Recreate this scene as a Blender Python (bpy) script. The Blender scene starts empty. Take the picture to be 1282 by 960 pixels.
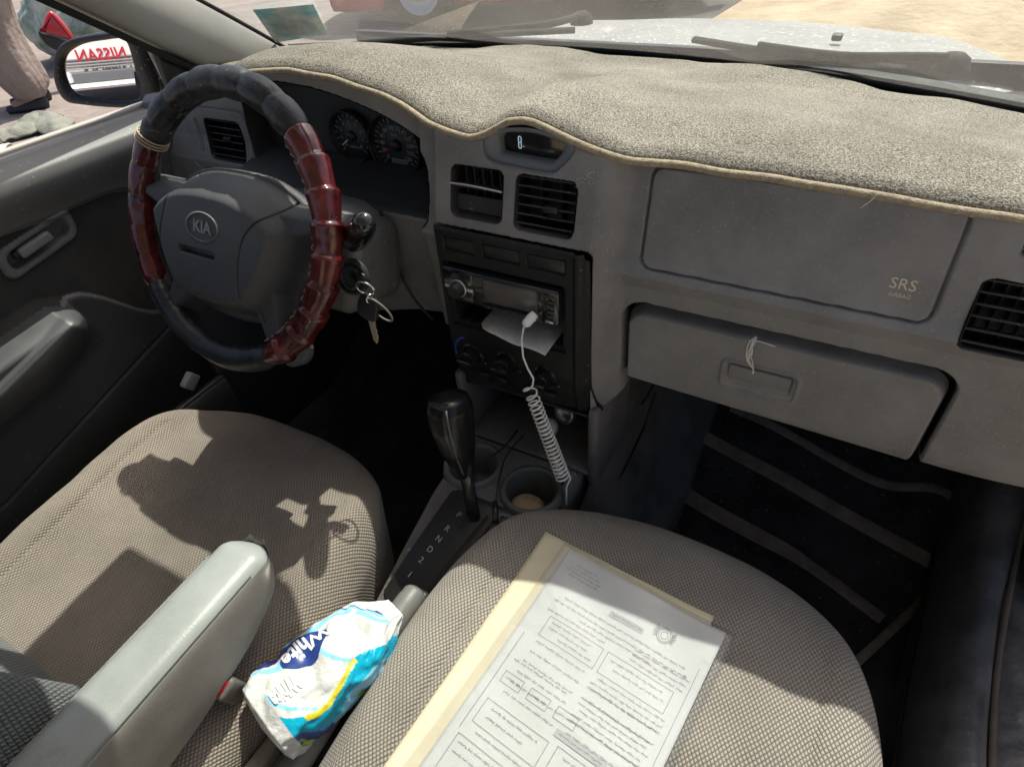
import bpy, bmesh, math, random
import numpy as np
from mathutils import Vector, Matrix, noise as mn
random.seed(7); rng=np.random.default_rng(5)
S=bpy.context.scene; COL=S.collection
PI=math.pi; R=math.radians
# ------------------------------------------------------------------ materials
MATS={}
def nn(t,typ,**k):
    n=t.nodes.new(typ)
    for a,b in k.items(): setattr(n,a,b)
    return n
def mat(name,col,rough=.6,metal=0,bump=0,bscale=400,var=0,vscale=6,col2=None,coat=0,spec=.5,emit=None,trans=0,ior=1.45,scratch=0,sheen=0,bdist=.001,alpha=1,speck=None,det=3,rvar=0):
    if name in MATS: return MATS[name]
    m=bpy.data.materials.new(name); m.use_nodes=True; t=m.node_tree; t.nodes.clear()
    out=nn(t,'ShaderNodeOutputMaterial'); p=nn(t,'ShaderNodeBsdfPrincipled')
    t.links.new(p.outputs[0],out.inputs[0]); L=t.links.new
    c=(*col,1); p.inputs['Base Color'].default_value=c; p.inputs['Roughness'].default_value=rough
    p.inputs['Metallic'].default_value=metal; p.inputs['Coat Weight'].default_value=coat
    p.inputs['Coat Roughness'].default_value=.08
    p.inputs['Specular IOR Level'].default_value=spec; p.inputs['IOR'].default_value=ior
    p.inputs['Transmission Weight'].default_value=trans; p.inputs['Alpha'].default_value=alpha
    p.inputs['Sheen Weight'].default_value=sheen
    if emit: p.inputs['Emission Color'].default_value=(*emit[0],1); p.inputs['Emission Strength'].default_value=emit[1]
    tc=nn(t,'ShaderNodeTexCoord')
    cur=None
    if var or col2:
        n=nn(t,'ShaderNodeTexNoise'); n.inputs['Scale'].default_value=vscale; n.inputs['Detail'].default_value=6; n.inputs['Roughness'].default_value=.65
        L(tc.outputs['Object'],n.inputs['Vector'])
        mx=nn(t,'ShaderNodeMix',data_type='RGBA'); mx.inputs[6].default_value=c
        c2=col2 or tuple(min(1,x*(1+var)+.02*var) for x in col)
        mx.inputs[6].default_value=(*[x*(1-var) for x in col],1) if not col2 else c
        mx.inputs[7].default_value=(*c2,1)
        mr=nn(t,'ShaderNodeMapRange'); mr.inputs[1].default_value=.35; mr.inputs[2].default_value=.68
        L(n.outputs['Fac'],mr.inputs[0]); L(mr.outputs[0],mx.inputs[0]); cur=mx.outputs[2]
        if rvar:
            m2=nn(t,'ShaderNodeMapRange'); m2.inputs[1].default_value=.35; m2.inputs[2].default_value=.68
            m2.inputs[3].default_value=rough-rvar; m2.inputs[4].default_value=rough+rvar
            L(n.outputs['Fac'],m2.inputs[0]); L(m2.outputs[0],p.inputs['Roughness'])
    if speck:   # (colour, scale, threshold): dust and lint grains
        n=nn(t,'ShaderNodeTexNoise'); n.inputs['Scale'].default_value=speck[1]; n.inputs['Detail'].default_value=2
        L(tc.outputs['Object'],n.inputs['Vector'])
        mr=nn(t,'ShaderNodeMapRange'); mr.inputs[1].default_value=speck[2]; mr.inputs[2].default_value=speck[2]+.06
        L(n.outputs['Fac'],mr.inputs[0])
        mx=nn(t,'ShaderNodeMix',data_type='RGBA'); mx.inputs[7].default_value=(*speck[0],1)
        L(mr.outputs[0],mx.inputs[0])
        if cur: L(cur,mx.inputs[6])
        else: mx.inputs[6].default_value=c
        cur=mx.outputs[2]
    if cur: L(cur,p.inputs['Base Color'])
    if bump:
        n=nn(t,'ShaderNodeTexNoise'); n.inputs['Scale'].default_value=bscale; n.inputs['Detail'].default_value=det
        L(tc.outputs['Object'],n.inputs['Vector'])
        b=nn(t,'ShaderNodeBump'); b.inputs['Strength'].default_value=bump; b.inputs['Distance'].default_value=bdist
        L(n.outputs['Fac'],b.inputs['Height']); L(b.outputs[0],p.inputs['Normal'])
    MATS[name]=m; return m
# moulded dashboard plastics
DASH=mat('dash_plastic',(.190,.190,.190),.50,bump=.5,bscale=420,bdist=.0007,var=.22,vscale=9,speck=((.29,.275,.25),420,.65),rvar=.12)
DASHB=mat('dash_trim_bluish',(.16,.18,.20),.45,bump=.2,bscale=900,bdist=.0005,var=.1,vscale=8)
BLK=mat('black_plastic',(.016,.016,.017),.42,bump=.2,bscale=700,bdist=.0005,var=.3,vscale=9,rvar=.1)
BLKD=mat('dusty_black_plastic',(.03,.03,.031),.6,bump=.3,bscale=500,bdist=.0006,var=.3,vscale=9,speck=((.16,.14,.12),160,.66))
GLS=mat('gloss_black',(.012,.013,.015),.14,coat=.5,var=.2,vscale=20)
GRY=mat('console_grey',(.115,.113,.11),.55,bump=.3,bscale=800,bdist=.0006,var=.18,vscale=8,speck=((.26,.24,.21),150,.66),rvar=.1)
BEI=mat('door_trim_grey',(.15,.15,.15),.5,bump=.3,bscale=700,bdist=.0006,var=.1,vscale=5,speck=((.3,.28,.25),130,.68))
DKF=mat('door_fabric',(.045,.044,.043),.95,bump=.6,bscale=1200,bdist=.0006,var=.2,vscale=15)
DARKD=mat('door_dark_vinyl',(.055,.056,.06),.6,bump=.4,bscale=500,bdist=.0006,var=.15,vscale=5,speck=((.12,.11,.1),110,.68))
PIL=mat('pillar_trim',(.27,.265,.245),.7,bump=.3,bscale=900,bdist=.0005,var=.08,vscale=8)
HEAD=mat('headliner',(.55,.54,.51),.95,bump=.3,bscale=900)
RUB=mat('black_rubber',(.018,.019,.019),.85,spec=.25,var=.2,vscale=30)
SIL=mat('car_paint_silver',(.23,.24,.235),.55,metal=.15,coat=.15,var=.12,vscale=7,speck=((.55,.52,.46),90,.62))
HUB=mat('hub_plastic',(.062,.064,.068),.48,bump=.5,bscale=500,bdist=.0007,var=.12,vscale=12)
COVB=mat('cover_black_leatherette',(.020,.023,.027),.40,bump=.9,bscale=130,bdist=.0008,var=.4,vscale=25,speck=((.22,.2,.15),260,.69),rvar=.12)
COVR=mat('cover_red_gloss',(.085,.005,.006),.22,coat=.5,bump=.22,bscale=60,bdist=.003,var=.6,vscale=28)
LACE=mat('lacing_thread',(.45,.38,.27),.8,bump=.4,bscale=900)
CHR=mat('chrome',(.75,.75,.76),.18,metal=1)
BRASS=mat('key_metal',(.62,.52,.38),.35,metal=1,bump=.3,bscale=300)
WHT=mat('white_print',(.75,.75,.73),.6)
GRYP=mat('grey_print',(.4,.4,.38),.6)
CRM=mat('cream_print',(.62,.56,.42),.7)
CARP=mat('floor_carpet',(.05,.048,.046),1,bump=1,bscale=900,bdist=.003,var=.4,vscale=12,speck=((.16,.14,.12),170,.68))
MATC=mat('floor_mat_carpet',(.042,.040,.038),1,bump=1,bscale=1100,bdist=.004,var=.5,vscale=10,speck=((.16,.15,.13),230,.72))
MATB=mat('floor_mat_band',(.20,.165,.14),.9,bump=.8,bscale=900,bdist=.002,var=.25,vscale=30)
SILL=mat('sill_vinyl',(.12,.12,.122),.45,bump=.5,bscale=60,bdist=.003,var=.35,vscale=14,speck=((.2,.18,.15),120,.68),rvar=.12)
CLAMP=mat('red_button',(.45,.012,.02),.35,var=.15,vscale=40)
BUCK=mat('buckle_plastic',(.12,.115,.105),.55,bump=.3,bscale=500,var=.1)
ARML=mat('armrest_vinyl',(.31,.335,.33),.33,bump=.3,bscale=500,bdist=.0006,var=.1,vscale=10,rvar=.06)
ARMS=mat('armrest_side_fabric',(.23,.215,.195),.6,bump=.4,bscale=800,bdist=.0008,var=.12,vscale=20)
CLOTH=mat('rag_cloth',(.17,.18,.15),.9,bump=.6,bscale=60,bdist=.01,var=.3,vscale=6)
def ground_mat(name,a,b,sc,bs):
    return mat(name,a,.95,col2=b,vscale=sc,bump=.8,bscale=bs,bdist=.03,det=8,var=.1)
SAND=ground_mat('sand',(.30,.235,.15),(.46,.37,.25),2.5,14)
PAVE=ground_mat('dusty_ground',(.17,.145,.135),(.255,.22,.20),2.6,10)
ASPH=ground_mat('asphalt',(.05,.055,.052),(.09,.09,.082),2,40)
PALE=mat('tan_stone',(.42,.30,.20),.8,bump=.5,bscale=120,var=.25,vscale=60)
REDP=mat('red_paint',(.42,.02,.03),.3,coat=.6,var=.08)
WPT=mat('white_paint',(.8,.8,.79),.35,coat=.3,var=.05)
REDL=mat('red_letter',(.42,.02,.04),.6)
SKIN=mat('skin',(.35,.2,.13),.55,var=.08)
TROU=mat('beige_trousers',(.25,.21,.185),.9,bump=.6,bscale=20,bdist=.02,var=.15,vscale=4)
SHOE=mat('black_shoe',(.02,.02,.025),.5,bump=.2)
GRNT=mat('green_tarp',(.05,.12,.08),.6,col2=(.55,.62,.55),vscale=5,var=.1)
PAPER=mat('paper_white',(.56,.56,.55),.75,bump=.25,bscale=14,bdist=.006,var=.03,vscale=20)
FOLD=mat('folder_cream',(.62,.55,.40),.7,bump=.2,bscale=30,bdist=.003,var=.05,vscale=30)
INK=mat('ink',(.10,.10,.12),.8)
INKG=mat('ink_grey',(.42,.42,.43),.8)
PLAS=mat('pack_plastic',(.7,.7,.7),.25,alpha=.5)
def glass_mat(name,tint,dust,gl):
    m=bpy.data.materials.new(name); m.use_nodes=True; t=m.node_tree; t.nodes.clear(); L=t.links.new
    out=nn(t,'ShaderNodeOutputMaterial'); tr=nn(t,'ShaderNodeBsdfTransparent'); tr.inputs[0].default_value=(*tint,1)
    g=nn(t,'ShaderNodeBsdfGlossy'); g.inputs['Roughness'].default_value=.03
    lw=nn(t,'ShaderNodeLayerWeight'); pw=nn(t,'ShaderNodeMath',operation='POWER'); pw.inputs[1].default_value=4.5; L(lw.outputs['Facing'],pw.inputs[0])
    mm=nn(t,'ShaderNodeMath',operation='MULTIPLY_ADD'); mm.inputs[1].default_value=gl; mm.inputs[2].default_value=.04*gl; L(pw.outputs[0],mm.inputs[0])
    m1=nn(t,'ShaderNodeMixShader'); L(mm.outputs[0],m1.inputs[0]); L(tr.outputs[0],m1.inputs[1]); L(g.outputs[0],m1.inputs[2])
    d=nn(t,'ShaderNodeBsdfTranslucent'); d.inputs[0].default_value=(.75,.73,.68,1)
    d2=nn(t,'ShaderNodeBsdfDiffuse'); d2.inputs[0].default_value=(.6,.58,.55,1)
    ad=nn(t,'ShaderNodeMixShader'); ad.inputs[0].default_value=.4; L(d.outputs[0],ad.inputs[1]); L(d2.outputs[0],ad.inputs[2])
    tc=nn(t,'ShaderNodeTexCoord'); n=nn(t,'ShaderNodeTexNoise'); n.inputs['Scale'].default_value=3; n.inputs['Detail'].default_value=10; n.inputs['Roughness'].default_value=.75
    L(tc.outputs['Object'],n.inputs['Vector'])
    mr=nn(t,'ShaderNodeMapRange'); mr.inputs[1].default_value=.3; mr.inputs[2].default_value=.75; mr.inputs[3].default_value=dust*.6; mr.inputs[4].default_value=dust*1.5
    L(n.outputs['Fac'],mr.inputs[0])
    m2=nn(t,'ShaderNodeMixShader'); L(mr.outputs[0],m2.inputs[0]); L(m1.outputs[0],m2.inputs[1]); L(ad.outputs[0],m2.inputs[2]); L(m2.outputs[0],out.inputs[0])
    return m
WSG=glass_mat('windshield_glass',(.90,.96,.94),.085,.6)
CLR=glass_mat('clear_lens',(.8,.82,.85),.03,1.2)
SLEEVE=glass_mat('plastic_sleeve',(.95,.96,.97),.05,.5)
def mirror_mat():
    m=bpy.data.materials.new('mirror_glass'); m.use_nodes=True; p=m.node_tree.nodes['Principled BSDF']
    p.inputs['Metallic'].default_value=1; p.inputs['Roughness'].default_value=.0; p.inputs['Base Color'].default_value=(.8,.8,.82,1); return m
MIRR=mirror_mat()
def uvnode(t): return nn(t,'ShaderNodeUVMap')
def weave_mat(name,base,hole,pitch,amp,tint=None):
    """knitted seat cloth: diamond cells laid along the surface (UV in metres)"""
    m=bpy.data.materials.new(name); m.use_nodes=True; t=m.node_tree; L=t.links.new
    p=t.nodes['Principled BSDF']; p.inputs['Roughness'].default_value=.95; p.inputs['Specular IOR Level'].default_value=.2; p.inputs['Sheen Weight'].default_value=.15
    uv=nn(t,'ShaderNodeUVMap'); sx=nn(t,'ShaderNodeSeparateXYZ'); 
    dn=nn(t,'ShaderNodeTexNoise'); dn.inputs['Scale'].default_value=18; L(uv.outputs[0],dn.inputs['Vector'])
    dv=nn(t,'ShaderNodeVectorMath',operation='MULTIPLY_ADD'); dv.inputs[1].default_value=(.004,.004,0); L(dn.outputs['Color'],dv.inputs[0]); L(uv.outputs[0],dv.inputs[2])
    L(dv.outputs[0],sx.inputs[0])
    def M(op,a,b=None):
        n=nn(t,'ShaderNodeMath',operation=op)
        for i,v in enumerate((a,b)):
            if v is None: continue
            if isinstance(v,(int,float)): n.inputs[i].default_value=v
            else: L(v,n.inputs[i])
        return n.outputs[0]
    u,v=sx.outputs[0],sx.outputs[1]
    k=PI/pitch
    A=M('SINE',M('MULTIPLY',M('ADD',u,M('MULTIPLY',v,.72)),k)); B=M('SINE',M('MULTIPLY',M('SUBTRACT',u,M('MULTIPLY',v,.72)),k))
    h=M('ABSOLUTE',M('MULTIPLY',A,B)); h=M('POWER',h,.55)
    no=nn(t,'ShaderNodeTexNoise'); no.inputs['Scale'].default_value=5; no.inputs['Detail'].default_value=7; L(uv.outputs[0],no.inputs['Vector'])
    mr=nn(t,'ShaderNodeMapRange'); mr.inputs[1].default_value=.3; mr.inputs[2].default_value=.7; mr.inputs[3].default_value=.70; mr.inputs[4].default_value=1.15; L(no.outputs['Fac'],mr.inputs[0])
    mx=nn(t,'ShaderNodeMix',data_type='RGBA'); mx.inputs[6].default_value=(*hole,1); mx.inputs[7].default_value=(*base,1); L(h,mx.inputs[0])
    mu=nn(t,'ShaderNodeMix',data_type='RGBA',blend_type='MULTIPLY'); mu.inputs[0].default_value=1; L(mx.outputs[2],mu.inputs[6]); L(mr.outputs[0],mu.inputs[7])
    L(mu.outputs[2],p.inputs['Base Color'])
    b=nn(t,'ShaderNodeBump'); b.inputs['Strength'].default_value=amp; b.inputs['Distance'].default_value=.0016; L(h,b.inputs['Height'])
    b2=nn(t,'ShaderNodeBump'); b2.inputs['Strength'].default_value=.35; b2.inputs['Distance'].default_value=.012
    n2=nn(t,'ShaderNodeTexNoise'); n2.inputs['Scale'].default_value=11; n2.inputs['Detail'].default_value=3; L(uv.outputs[0],n2.inputs['Vector']); L(n2.outputs['Fac'],b2.inputs['Height'])
    L(b.outputs[0],b2.inputs['Normal']); L(b2.outputs[0],p.inputs['Normal'])
    return m
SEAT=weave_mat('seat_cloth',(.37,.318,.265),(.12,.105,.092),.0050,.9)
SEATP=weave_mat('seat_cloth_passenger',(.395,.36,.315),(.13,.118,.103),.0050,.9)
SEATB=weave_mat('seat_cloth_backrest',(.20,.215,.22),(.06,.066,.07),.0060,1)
def carpet_mat():
    m=bpy.data.materials.new('dash_mat_pile'); m.use_nodes=True; t=m.node_tree; L=t.links.new
    p=t.nodes['Principled BSDF']; p.inputs['Roughness'].default_value=1; p.inputs['Specular IOR Level'].default_value=.1
    tc=nn(t,'ShaderNodeTexCoord')
    n=nn(t,'ShaderNodeTexNoise'); n.inputs['Scale'].default_value=520; n.inputs['Detail'].default_value=2; n.inputs['Roughness'].default_value=.8; L(tc.outputs['Object'],n.inputs['Vector'])
    n2=nn(t,'ShaderNodeTexNoise'); n2.inputs['Scale'].default_value=7; n2.inputs['Detail'].default_value=5; L(tc.outputs['Object'],n2.inputs['Vector'])
    cr=nn(t,'ShaderNodeValToRGB'); L(n.outputs['Fac'],cr.inputs[0])
    e=cr.color_ramp.elements; e[0].position=.34; e[0].color=(.085,.08,.07,1); e[1].position=.64; e[1].color=(.46,.425,.365,1)
    x=cr.color_ramp.elements.new(.49); x.color=(.24,.222,.19,1)
    mr=nn(t,'ShaderNodeMapRange'); mr.inputs[1].default_value=.3; mr.inputs[2].default_value=.7; mr.inputs[3].default_value=.72; mr.inputs[4].default_value=1.18; L(n2.outputs['Fac'],mr.inputs[0])
    mu=nn(t,'ShaderNodeMix',data_type='RGBA',blend_type='MULTIPLY'); mu.inputs[0].default_value=1; L(cr.outputs[0],mu.inputs[6]); L(mr.outputs[0],mu.inputs[7]); L(mu.outputs[2],p.inputs['Base Color'])
    b=nn(t,'ShaderNodeBump'); b.inputs['Strength'].default_value=1; b.inputs['Distance'].default_value=.0025; L(n.outputs['Fac'],b.inputs['Height']); L(b.outputs[0],p.inputs['Normal'])
    return m
PILE=carpet_mat()
BIND=mat('mat_binding',(.33,.28,.20),.9,bump=.8,bscale=600,bdist=.0015,var=.25,vscale=160)
def attr_mat(name,rough,bump):
    m=bpy.data.materials.new(name); m.use_nodes=True; t=m.node_tree; L=t.links.new
    p=t.nodes['Principled BSDF']; p.inputs['Roughness'].default_value=rough
    a=nn(t,'ShaderNodeAttribute'); a.attribute_name='print'; L(a.outputs['Color'],p.inputs['Base Color'])
    tc=nn(t,'ShaderNodeTexCoord'); n=nn(t,'ShaderNodeTexNoise'); n.inputs['Scale'].default_value=28; n.inputs['Detail'].default_value=4; L(tc.outputs['Object'],n.inputs['Vector'])
    b=nn(t,'ShaderNodeBump'); b.inputs['Strength'].default_value=bump; b.inputs['Distance'].default_value=.012; L(n.outputs['Fac'],b.inputs['Height']); L(b.outputs[0],p.inputs['Normal'])
    return m
PACK=attr_mat('printed_film',.28,.6)
# ------------------------------------------------------------------ object helpers
def link(name,me,m=None,parent=None,smooth=True):
    o=bpy.data.objects.new(name,me); COL.objects.link(o)
    if m is not None:
        for q in (m if isinstance(m,(list,tuple)) else [m]): me.materials.append(q)
    if smooth and len(me.polygons): me.polygons.foreach_set('use_smooth',[True]*len(me.polygons))
    if parent: o.parent=parent
    return o
def tag(o,label=None,cat=None,group=None,kind=None):
    if label: o['label']=label
    if cat: o['category']=cat
    if group: o['group']=group
    if kind: o['kind']=kind
    return o
def thing(name,label,cat,loc=(0,0,0),group=None):
    o=bpy.data.objects.new(name,None); COL.objects.link(o); o.location=loc; o.empty_display_size=.05
    return tag(o,label,cat,group)
def toW(o,parent):   # mesh given in world coordinates under an empty at a location
    o.parent=parent; o.matrix_parent_inverse=Matrix.Translation(-Vector(parent.location)); return o
def mesh(vs,fs):
    me=bpy.data.meshes.new('m'); me.from_pydata([tuple(map(float,v)) for v in vs],[],fs); me.update(); return me
def bm2me(bm):
    me=bpy.data.meshes.new('m'); bm.to_mesh(me); bm.free(); return me
def obj(name,me,m,parent=None,smooth=True,angle=None):
    o=link(name,me,m,None,smooth)
    if parent is not None: toW(o,parent)
    if angle is not None:
        try: me.set_sharp_from_angle(angle=R(angle))
        except Exception: pass
    return o
def sub(name,me,m,part,smooth=True,angle=None):   # child of a part whose own transform is identity in world terms
    o=link(name,me,m,None,smooth); o.parent=part
    if part.parent: # part is in world coords through its inverse matrix; keep this one so as well
        o.matrix_parent_inverse=Matrix.Identity(4)
    if angle is not None:
        try: me.set_sharp_from_angle(angle=R(angle))
        except Exception: pass
    return o
def gridmesh(P,closeU=False,closeV=False,uv=None,matf=None,flip=False):
    """P: (nu,nv,3) array"""
    P=np.asarray(P,float); nu,nv=P.shape[:2]
    idx=np.arange(nu*nv).reshape(nu,nv)
    a=idx if not closeU else np.vstack([idx,idx[:1]]); 
    if closeV: a=np.hstack([a,a[:,:1]])
    q=np.stack([a[:-1,:-1],a[1:,:-1],a[1:,1:],a[:-1,1:]],-1).reshape(-1,4)
    if flip: q=q[:,::-1]
    me=bpy.data.meshes.new('m'); me.vertices.add(nu*nv); me.vertices.foreach_set('co',P.reshape(-1))
    me.loops.add(q.size); me.loops.foreach_set('vertex_index',q.reshape(-1).astype(np.int32))
    me.polygons.add(len(q)); me.polygons.foreach_set('loop_start',(np.arange(len(q))*4).astype(np.int32))
    me.polygons.foreach_set('loop_total',np.full(len(q),4,np.int32))
    if matf is not None: me.polygons.foreach_set('material_index',matf.reshape(-1)[q].min(1).astype(np.int32))
    me.update(calc_edges=True); me.validate()
    if uv is not None:
        l=me.uv_layers.new(name='UVMap'); l.data.foreach_set('uv',np.asarray(uv).reshape(-1,2)[q.reshape(-1)].reshape(-1).astype(np.float32))
    return me
def bmadd_box(bm,c,s,bev=0,seg=2,rot=None):
    r=bmesh.ops.create_cube(bm,size=1)
    M=Matrix.Translation(c)@(rot.to_4x4() if rot is not None else Matrix.Identity(4))@Matrix.Diagonal((*s,1))
    bmesh.ops.transform(bm,matrix=M,verts=r['verts'])
    if bev:
        es=list({e for v in r['verts'] for e in v.link_edges})
        bmesh.ops.bevel(bm,geom=es,offset=bev,segments=seg,profile=.5,affect='EDGES')
def box(c,s,bev=.002,seg=2,rot=None):
    bm=bmesh.new(); bmadd_box(bm,c,s,bev,seg,rot); return bm2me(bm)
def frames(pts):
    pts=[Vector(p) for p in pts]; T=[]
    for i in range(len(pts)):
        a=pts[max(0,i-1)]; b=pts[min(len(pts)-1,i+1)]; T.append((b-a).normalized())
    up=Vector((0,0,1)) if abs(T[0].z)<.9 else Vector((1,0,0)); N=[(up-T[0]*up.dot(T[0])).normalized()]
    for i in range(1,len(pts)):
        n=N[-1]-T[i]*N[-1].dot(T[i]); N.append(n.normalized())
    return pts,T,N
def tube(pts,r,seg=12,cap=True,sx=1,sy=1,closed=False):
    pts,T,N=frames(pts); n=len(pts); rr=r if isinstance(r,(list,tuple,np.ndarray)) else [r]*n
    vs=[];fs=[]
    for i in range(n):
        b=T[i].cross(N[i])
        for k in range(seg):
            a=2*PI*k/seg; vs.append(pts[i]+(N[i]*math.cos(a)*sx+b*math.sin(a)*sy)*rr[i])
    m=n if closed else n-1
    for i in range(m):
        for k in range(seg):
            j=(i+1)%n; fs.append((i*seg+k,i*seg+(k+1)%seg,j*seg+(k+1)%seg,j*seg+k))
    if cap and not closed:
        fs.append(tuple(range(seg))[::-1]); fs.append(tuple((n-1)*seg+k for k in range(seg)))
    return mesh(vs,fs)
def catmull(pts,n=8,closed=False):
    P=[Vector(p) for p in pts]; out=[]; m=len(P)
    rngi=range(m if closed else m-1)
    for i in rngi:
        if closed: p0,p1,p2,p3=P[(i-1)%m],P[i],P[(i+1)%m],P[(i+2)%m]
        else: p0,p1,p2,p3=P[max(0,i-1)],P[i],P[i+1],P[min(m-1,i+2)]
        for k in range(n):
            t=k/n; out.append(.5*((2*p1)+(p2-p0)*t+(2*p0-5*p1+4*p2-p3)*t*t+(3*p1-p0-3*p2+p3)*t**3))
    if not closed: out.append(P[-1])
    return out
def join(*mes):
    bm=bmesh.new()
    for m in mes: bm.from_mesh(m)
    return bm2me(bm)
def xform(me,M): me.transform(M); return me
def plate(poly,th,M=None,bev=.001,seg=2):
    """extruded 2-D outline (x,y), thickness along +z, bevelled rim, then transformed"""
    bm=bmesh.new(); vs=[bm.verts.new((x,y,0)) for x,y in poly]; f=bm.faces.new(vs)
    if f.normal.z>0: f.normal_flip()
    r=bmesh.ops.extrude_face_region(bm,geom=[f]); top=[v for v in r['geom'] if isinstance(v,bmesh.types.BMVert)]
    bmesh.ops.translate(bm,vec=(0,0,th),verts=top)
    bmesh.ops.recalc_face_normals(bm,faces=bm.faces)
    if bev:
        es=[e for e in bm.edges if all(v.co.z>th*.9 for v in e.verts)]
        bmesh.ops.bevel(bm,geom=es,offset=bev,segments=seg,profile=.5,affect='EDGES')
    me=bm2me(bm)
    if M is not None: me.transform(M)
    return me
def rrect(x0,x1,y0,y1,r,n=5):
    out=[]
    for cx,cy,a in ((x1-r,y1-r,0),(x0+r,y1-r,90),(x0+r,y0+r,180),(x1-r,y0+r,270)):
        for k in range(n+1):
            t=R(a+90*k/n); out.append((cx+r*math.cos(t),cy+r*math.sin(t)))
    return out
def lathe(prof,seg=32,M=None):
    P=np.array([[(r*math.cos(a),r*math.sin(a),z) for r,z in prof] for a in np.linspace(0,2*PI,seg,endpoint=False)])
    me=gridmesh(P,closeU=True,flip=True)
    if M is not None: me.transform(M)
    return me
def text(s,size,ext=.0004,M=None,bold=0):
    c=bpy.data.curves.new('t','FONT'); c.body=s; c.size=size; c.extrude=ext; c.align_x='CENTER'; c.align_y='CENTER'; c.resolution_u=3; c.offset=bold
    o=bpy.data.objects.new('t',c); COL.objects.link(o); bpy.context.view_layer.update()
    me=bpy.data.meshes.new_from_object(o.evaluated_get(bpy.context.evaluated_depsgraph_get()))
    bpy.data.objects.remove(o); me.materials.clear()
    if M is not None: me.transform(M)
    return me
def FR(loc,xd,nd):
    """matrix: local x along xd, local z along nd (facing), at loc"""
    z=Vector(nd).normalized(); x=Vector(xd); x=(x-z*x.dot(z)).normalized(); y=z.cross(x)
    M=Matrix((x,y,z)).transposed().to_4x4(); M.translation=Vector(loc); return M
def sstep(x,a,b):
    t=np.clip((x-a)/(b-a),0,1); return t*t*(3-2*t)
def sd_rrect(x,z,x0,x1,z0,z1,r):
    cx,cz=(x0+x1)/2,(z0+z1)/2; qx=np.abs(x-cx)-(x1-x0)/2+r; qz=np.abs(z-cz)-(z1-z0)/2+r
    return np.hypot(np.maximum(qx,0),np.maximum(qz,0))+np.minimum(np.maximum(qx,qz),0)-r
def sd_poly(x,z,poly):
    poly=np.asarray(poly,float); d=np.full(x.shape,1e9); s=np.ones(x.shape); n=len(poly); j=n-1
    for i in range(n):
        vi,vj=poly[i],poly[j]; ex,ez=vj-vi; wx,wz=x-vi[0],z-vi[1]
        t=np.clip((wx*ex+wz*ez)/(ex*ex+ez*ez+1e-15),0,1); bx,bz=wx-ex*t,wz-ez*t
        d=np.minimum(d,bx*bx+bz*bz)
        c1=z>=vi[1]; c2=z<vj[1]; c3=ex*wz>ez*wx
        flip=(c1&c2&c3)|(~c1&~c2&~c3); s=np.where(flip,-s,s); j=i
    return s*np.sqrt(d)
def smooth_poly(pts,n=6): return [(p.x,p.y) for p in catmull([(a,b,0) for a,b in pts],n,True)]
def vnoise(P,s,amp,seed=0):
    out=np.empty(P.shape[:-1])
    for ix in np.ndindex(out.shape):
        p=P[ix]; out[ix]=mn.noise(Vector((p[0]*s+seed,p[1]*s,p[2]*s)))*amp
    return out
# ------------------------------------------------------------------ camera, light
cam=bpy.data.cameras.new('camera'); co=bpy.data.objects.new('camera',cam); COL.objects.link(co); S.camera=co
CW=Vector((.69,-.457,1.03))
rx=Vector((.87423032,.4811594,-.06486126)); ry=-Vector((.2676004,-.58900164,-.76253989)); rz=-Vector((-.40510663,.64927859,-.64368154))
Mc=Matrix((rx,ry,rz)).transposed().to_4x4(); Mc.translation=CW; co.matrix_world=Mc
cam.sensor_width=36; cam.lens=782.66/1282*36; cam.clip_start=.02; cam.clip_end=3000
w=bpy.data.worlds.new('World'); S.world=w; w.use_nodes=True; t=w.node_tree
sky=nn(t,'ShaderNodeTexSky',sky_type='NISHITA'); sky.sun_disc=False
SUN=Vector((.045,.54,1)).normalized()
sky.sun_elevation=math.asin(SUN.z); sky.sun_rotation=math.atan2(SUN.x,SUN.y); sky.dust_density=5; sky.air_density=.75; sky.ozone_density=.5
t.links.new(sky.outputs[0],t.nodes['Background'].inputs[0]); t.nodes['Background'].inputs[1].default_value=.15
sl=bpy.data.lights.new('sun','SUN'); sl.energy=5.0; sl.angle=R(.6); sl.color=(1,.93,.82)
so=bpy.data.objects.new('sun',sl); COL.objects.link(so); so.rotation_euler=SUN.to_track_quat('Z','Y').to_euler()
S.view_settings.view_transform='Standard'; S.view_settings.look='None'; S.view_settings.exposure=.38; S.view_settings.gamma=1
S.render.engine='CYCLES'; S.cycles.use_denoising=True; S.cycles.max_bounces=10; S.cycles.transparent_max_bounces=12
S.cycles.sample_clamp_indirect=6; S.cycles.caustics_reflective=False; S.cycles.caustics_refractive=False
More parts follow.
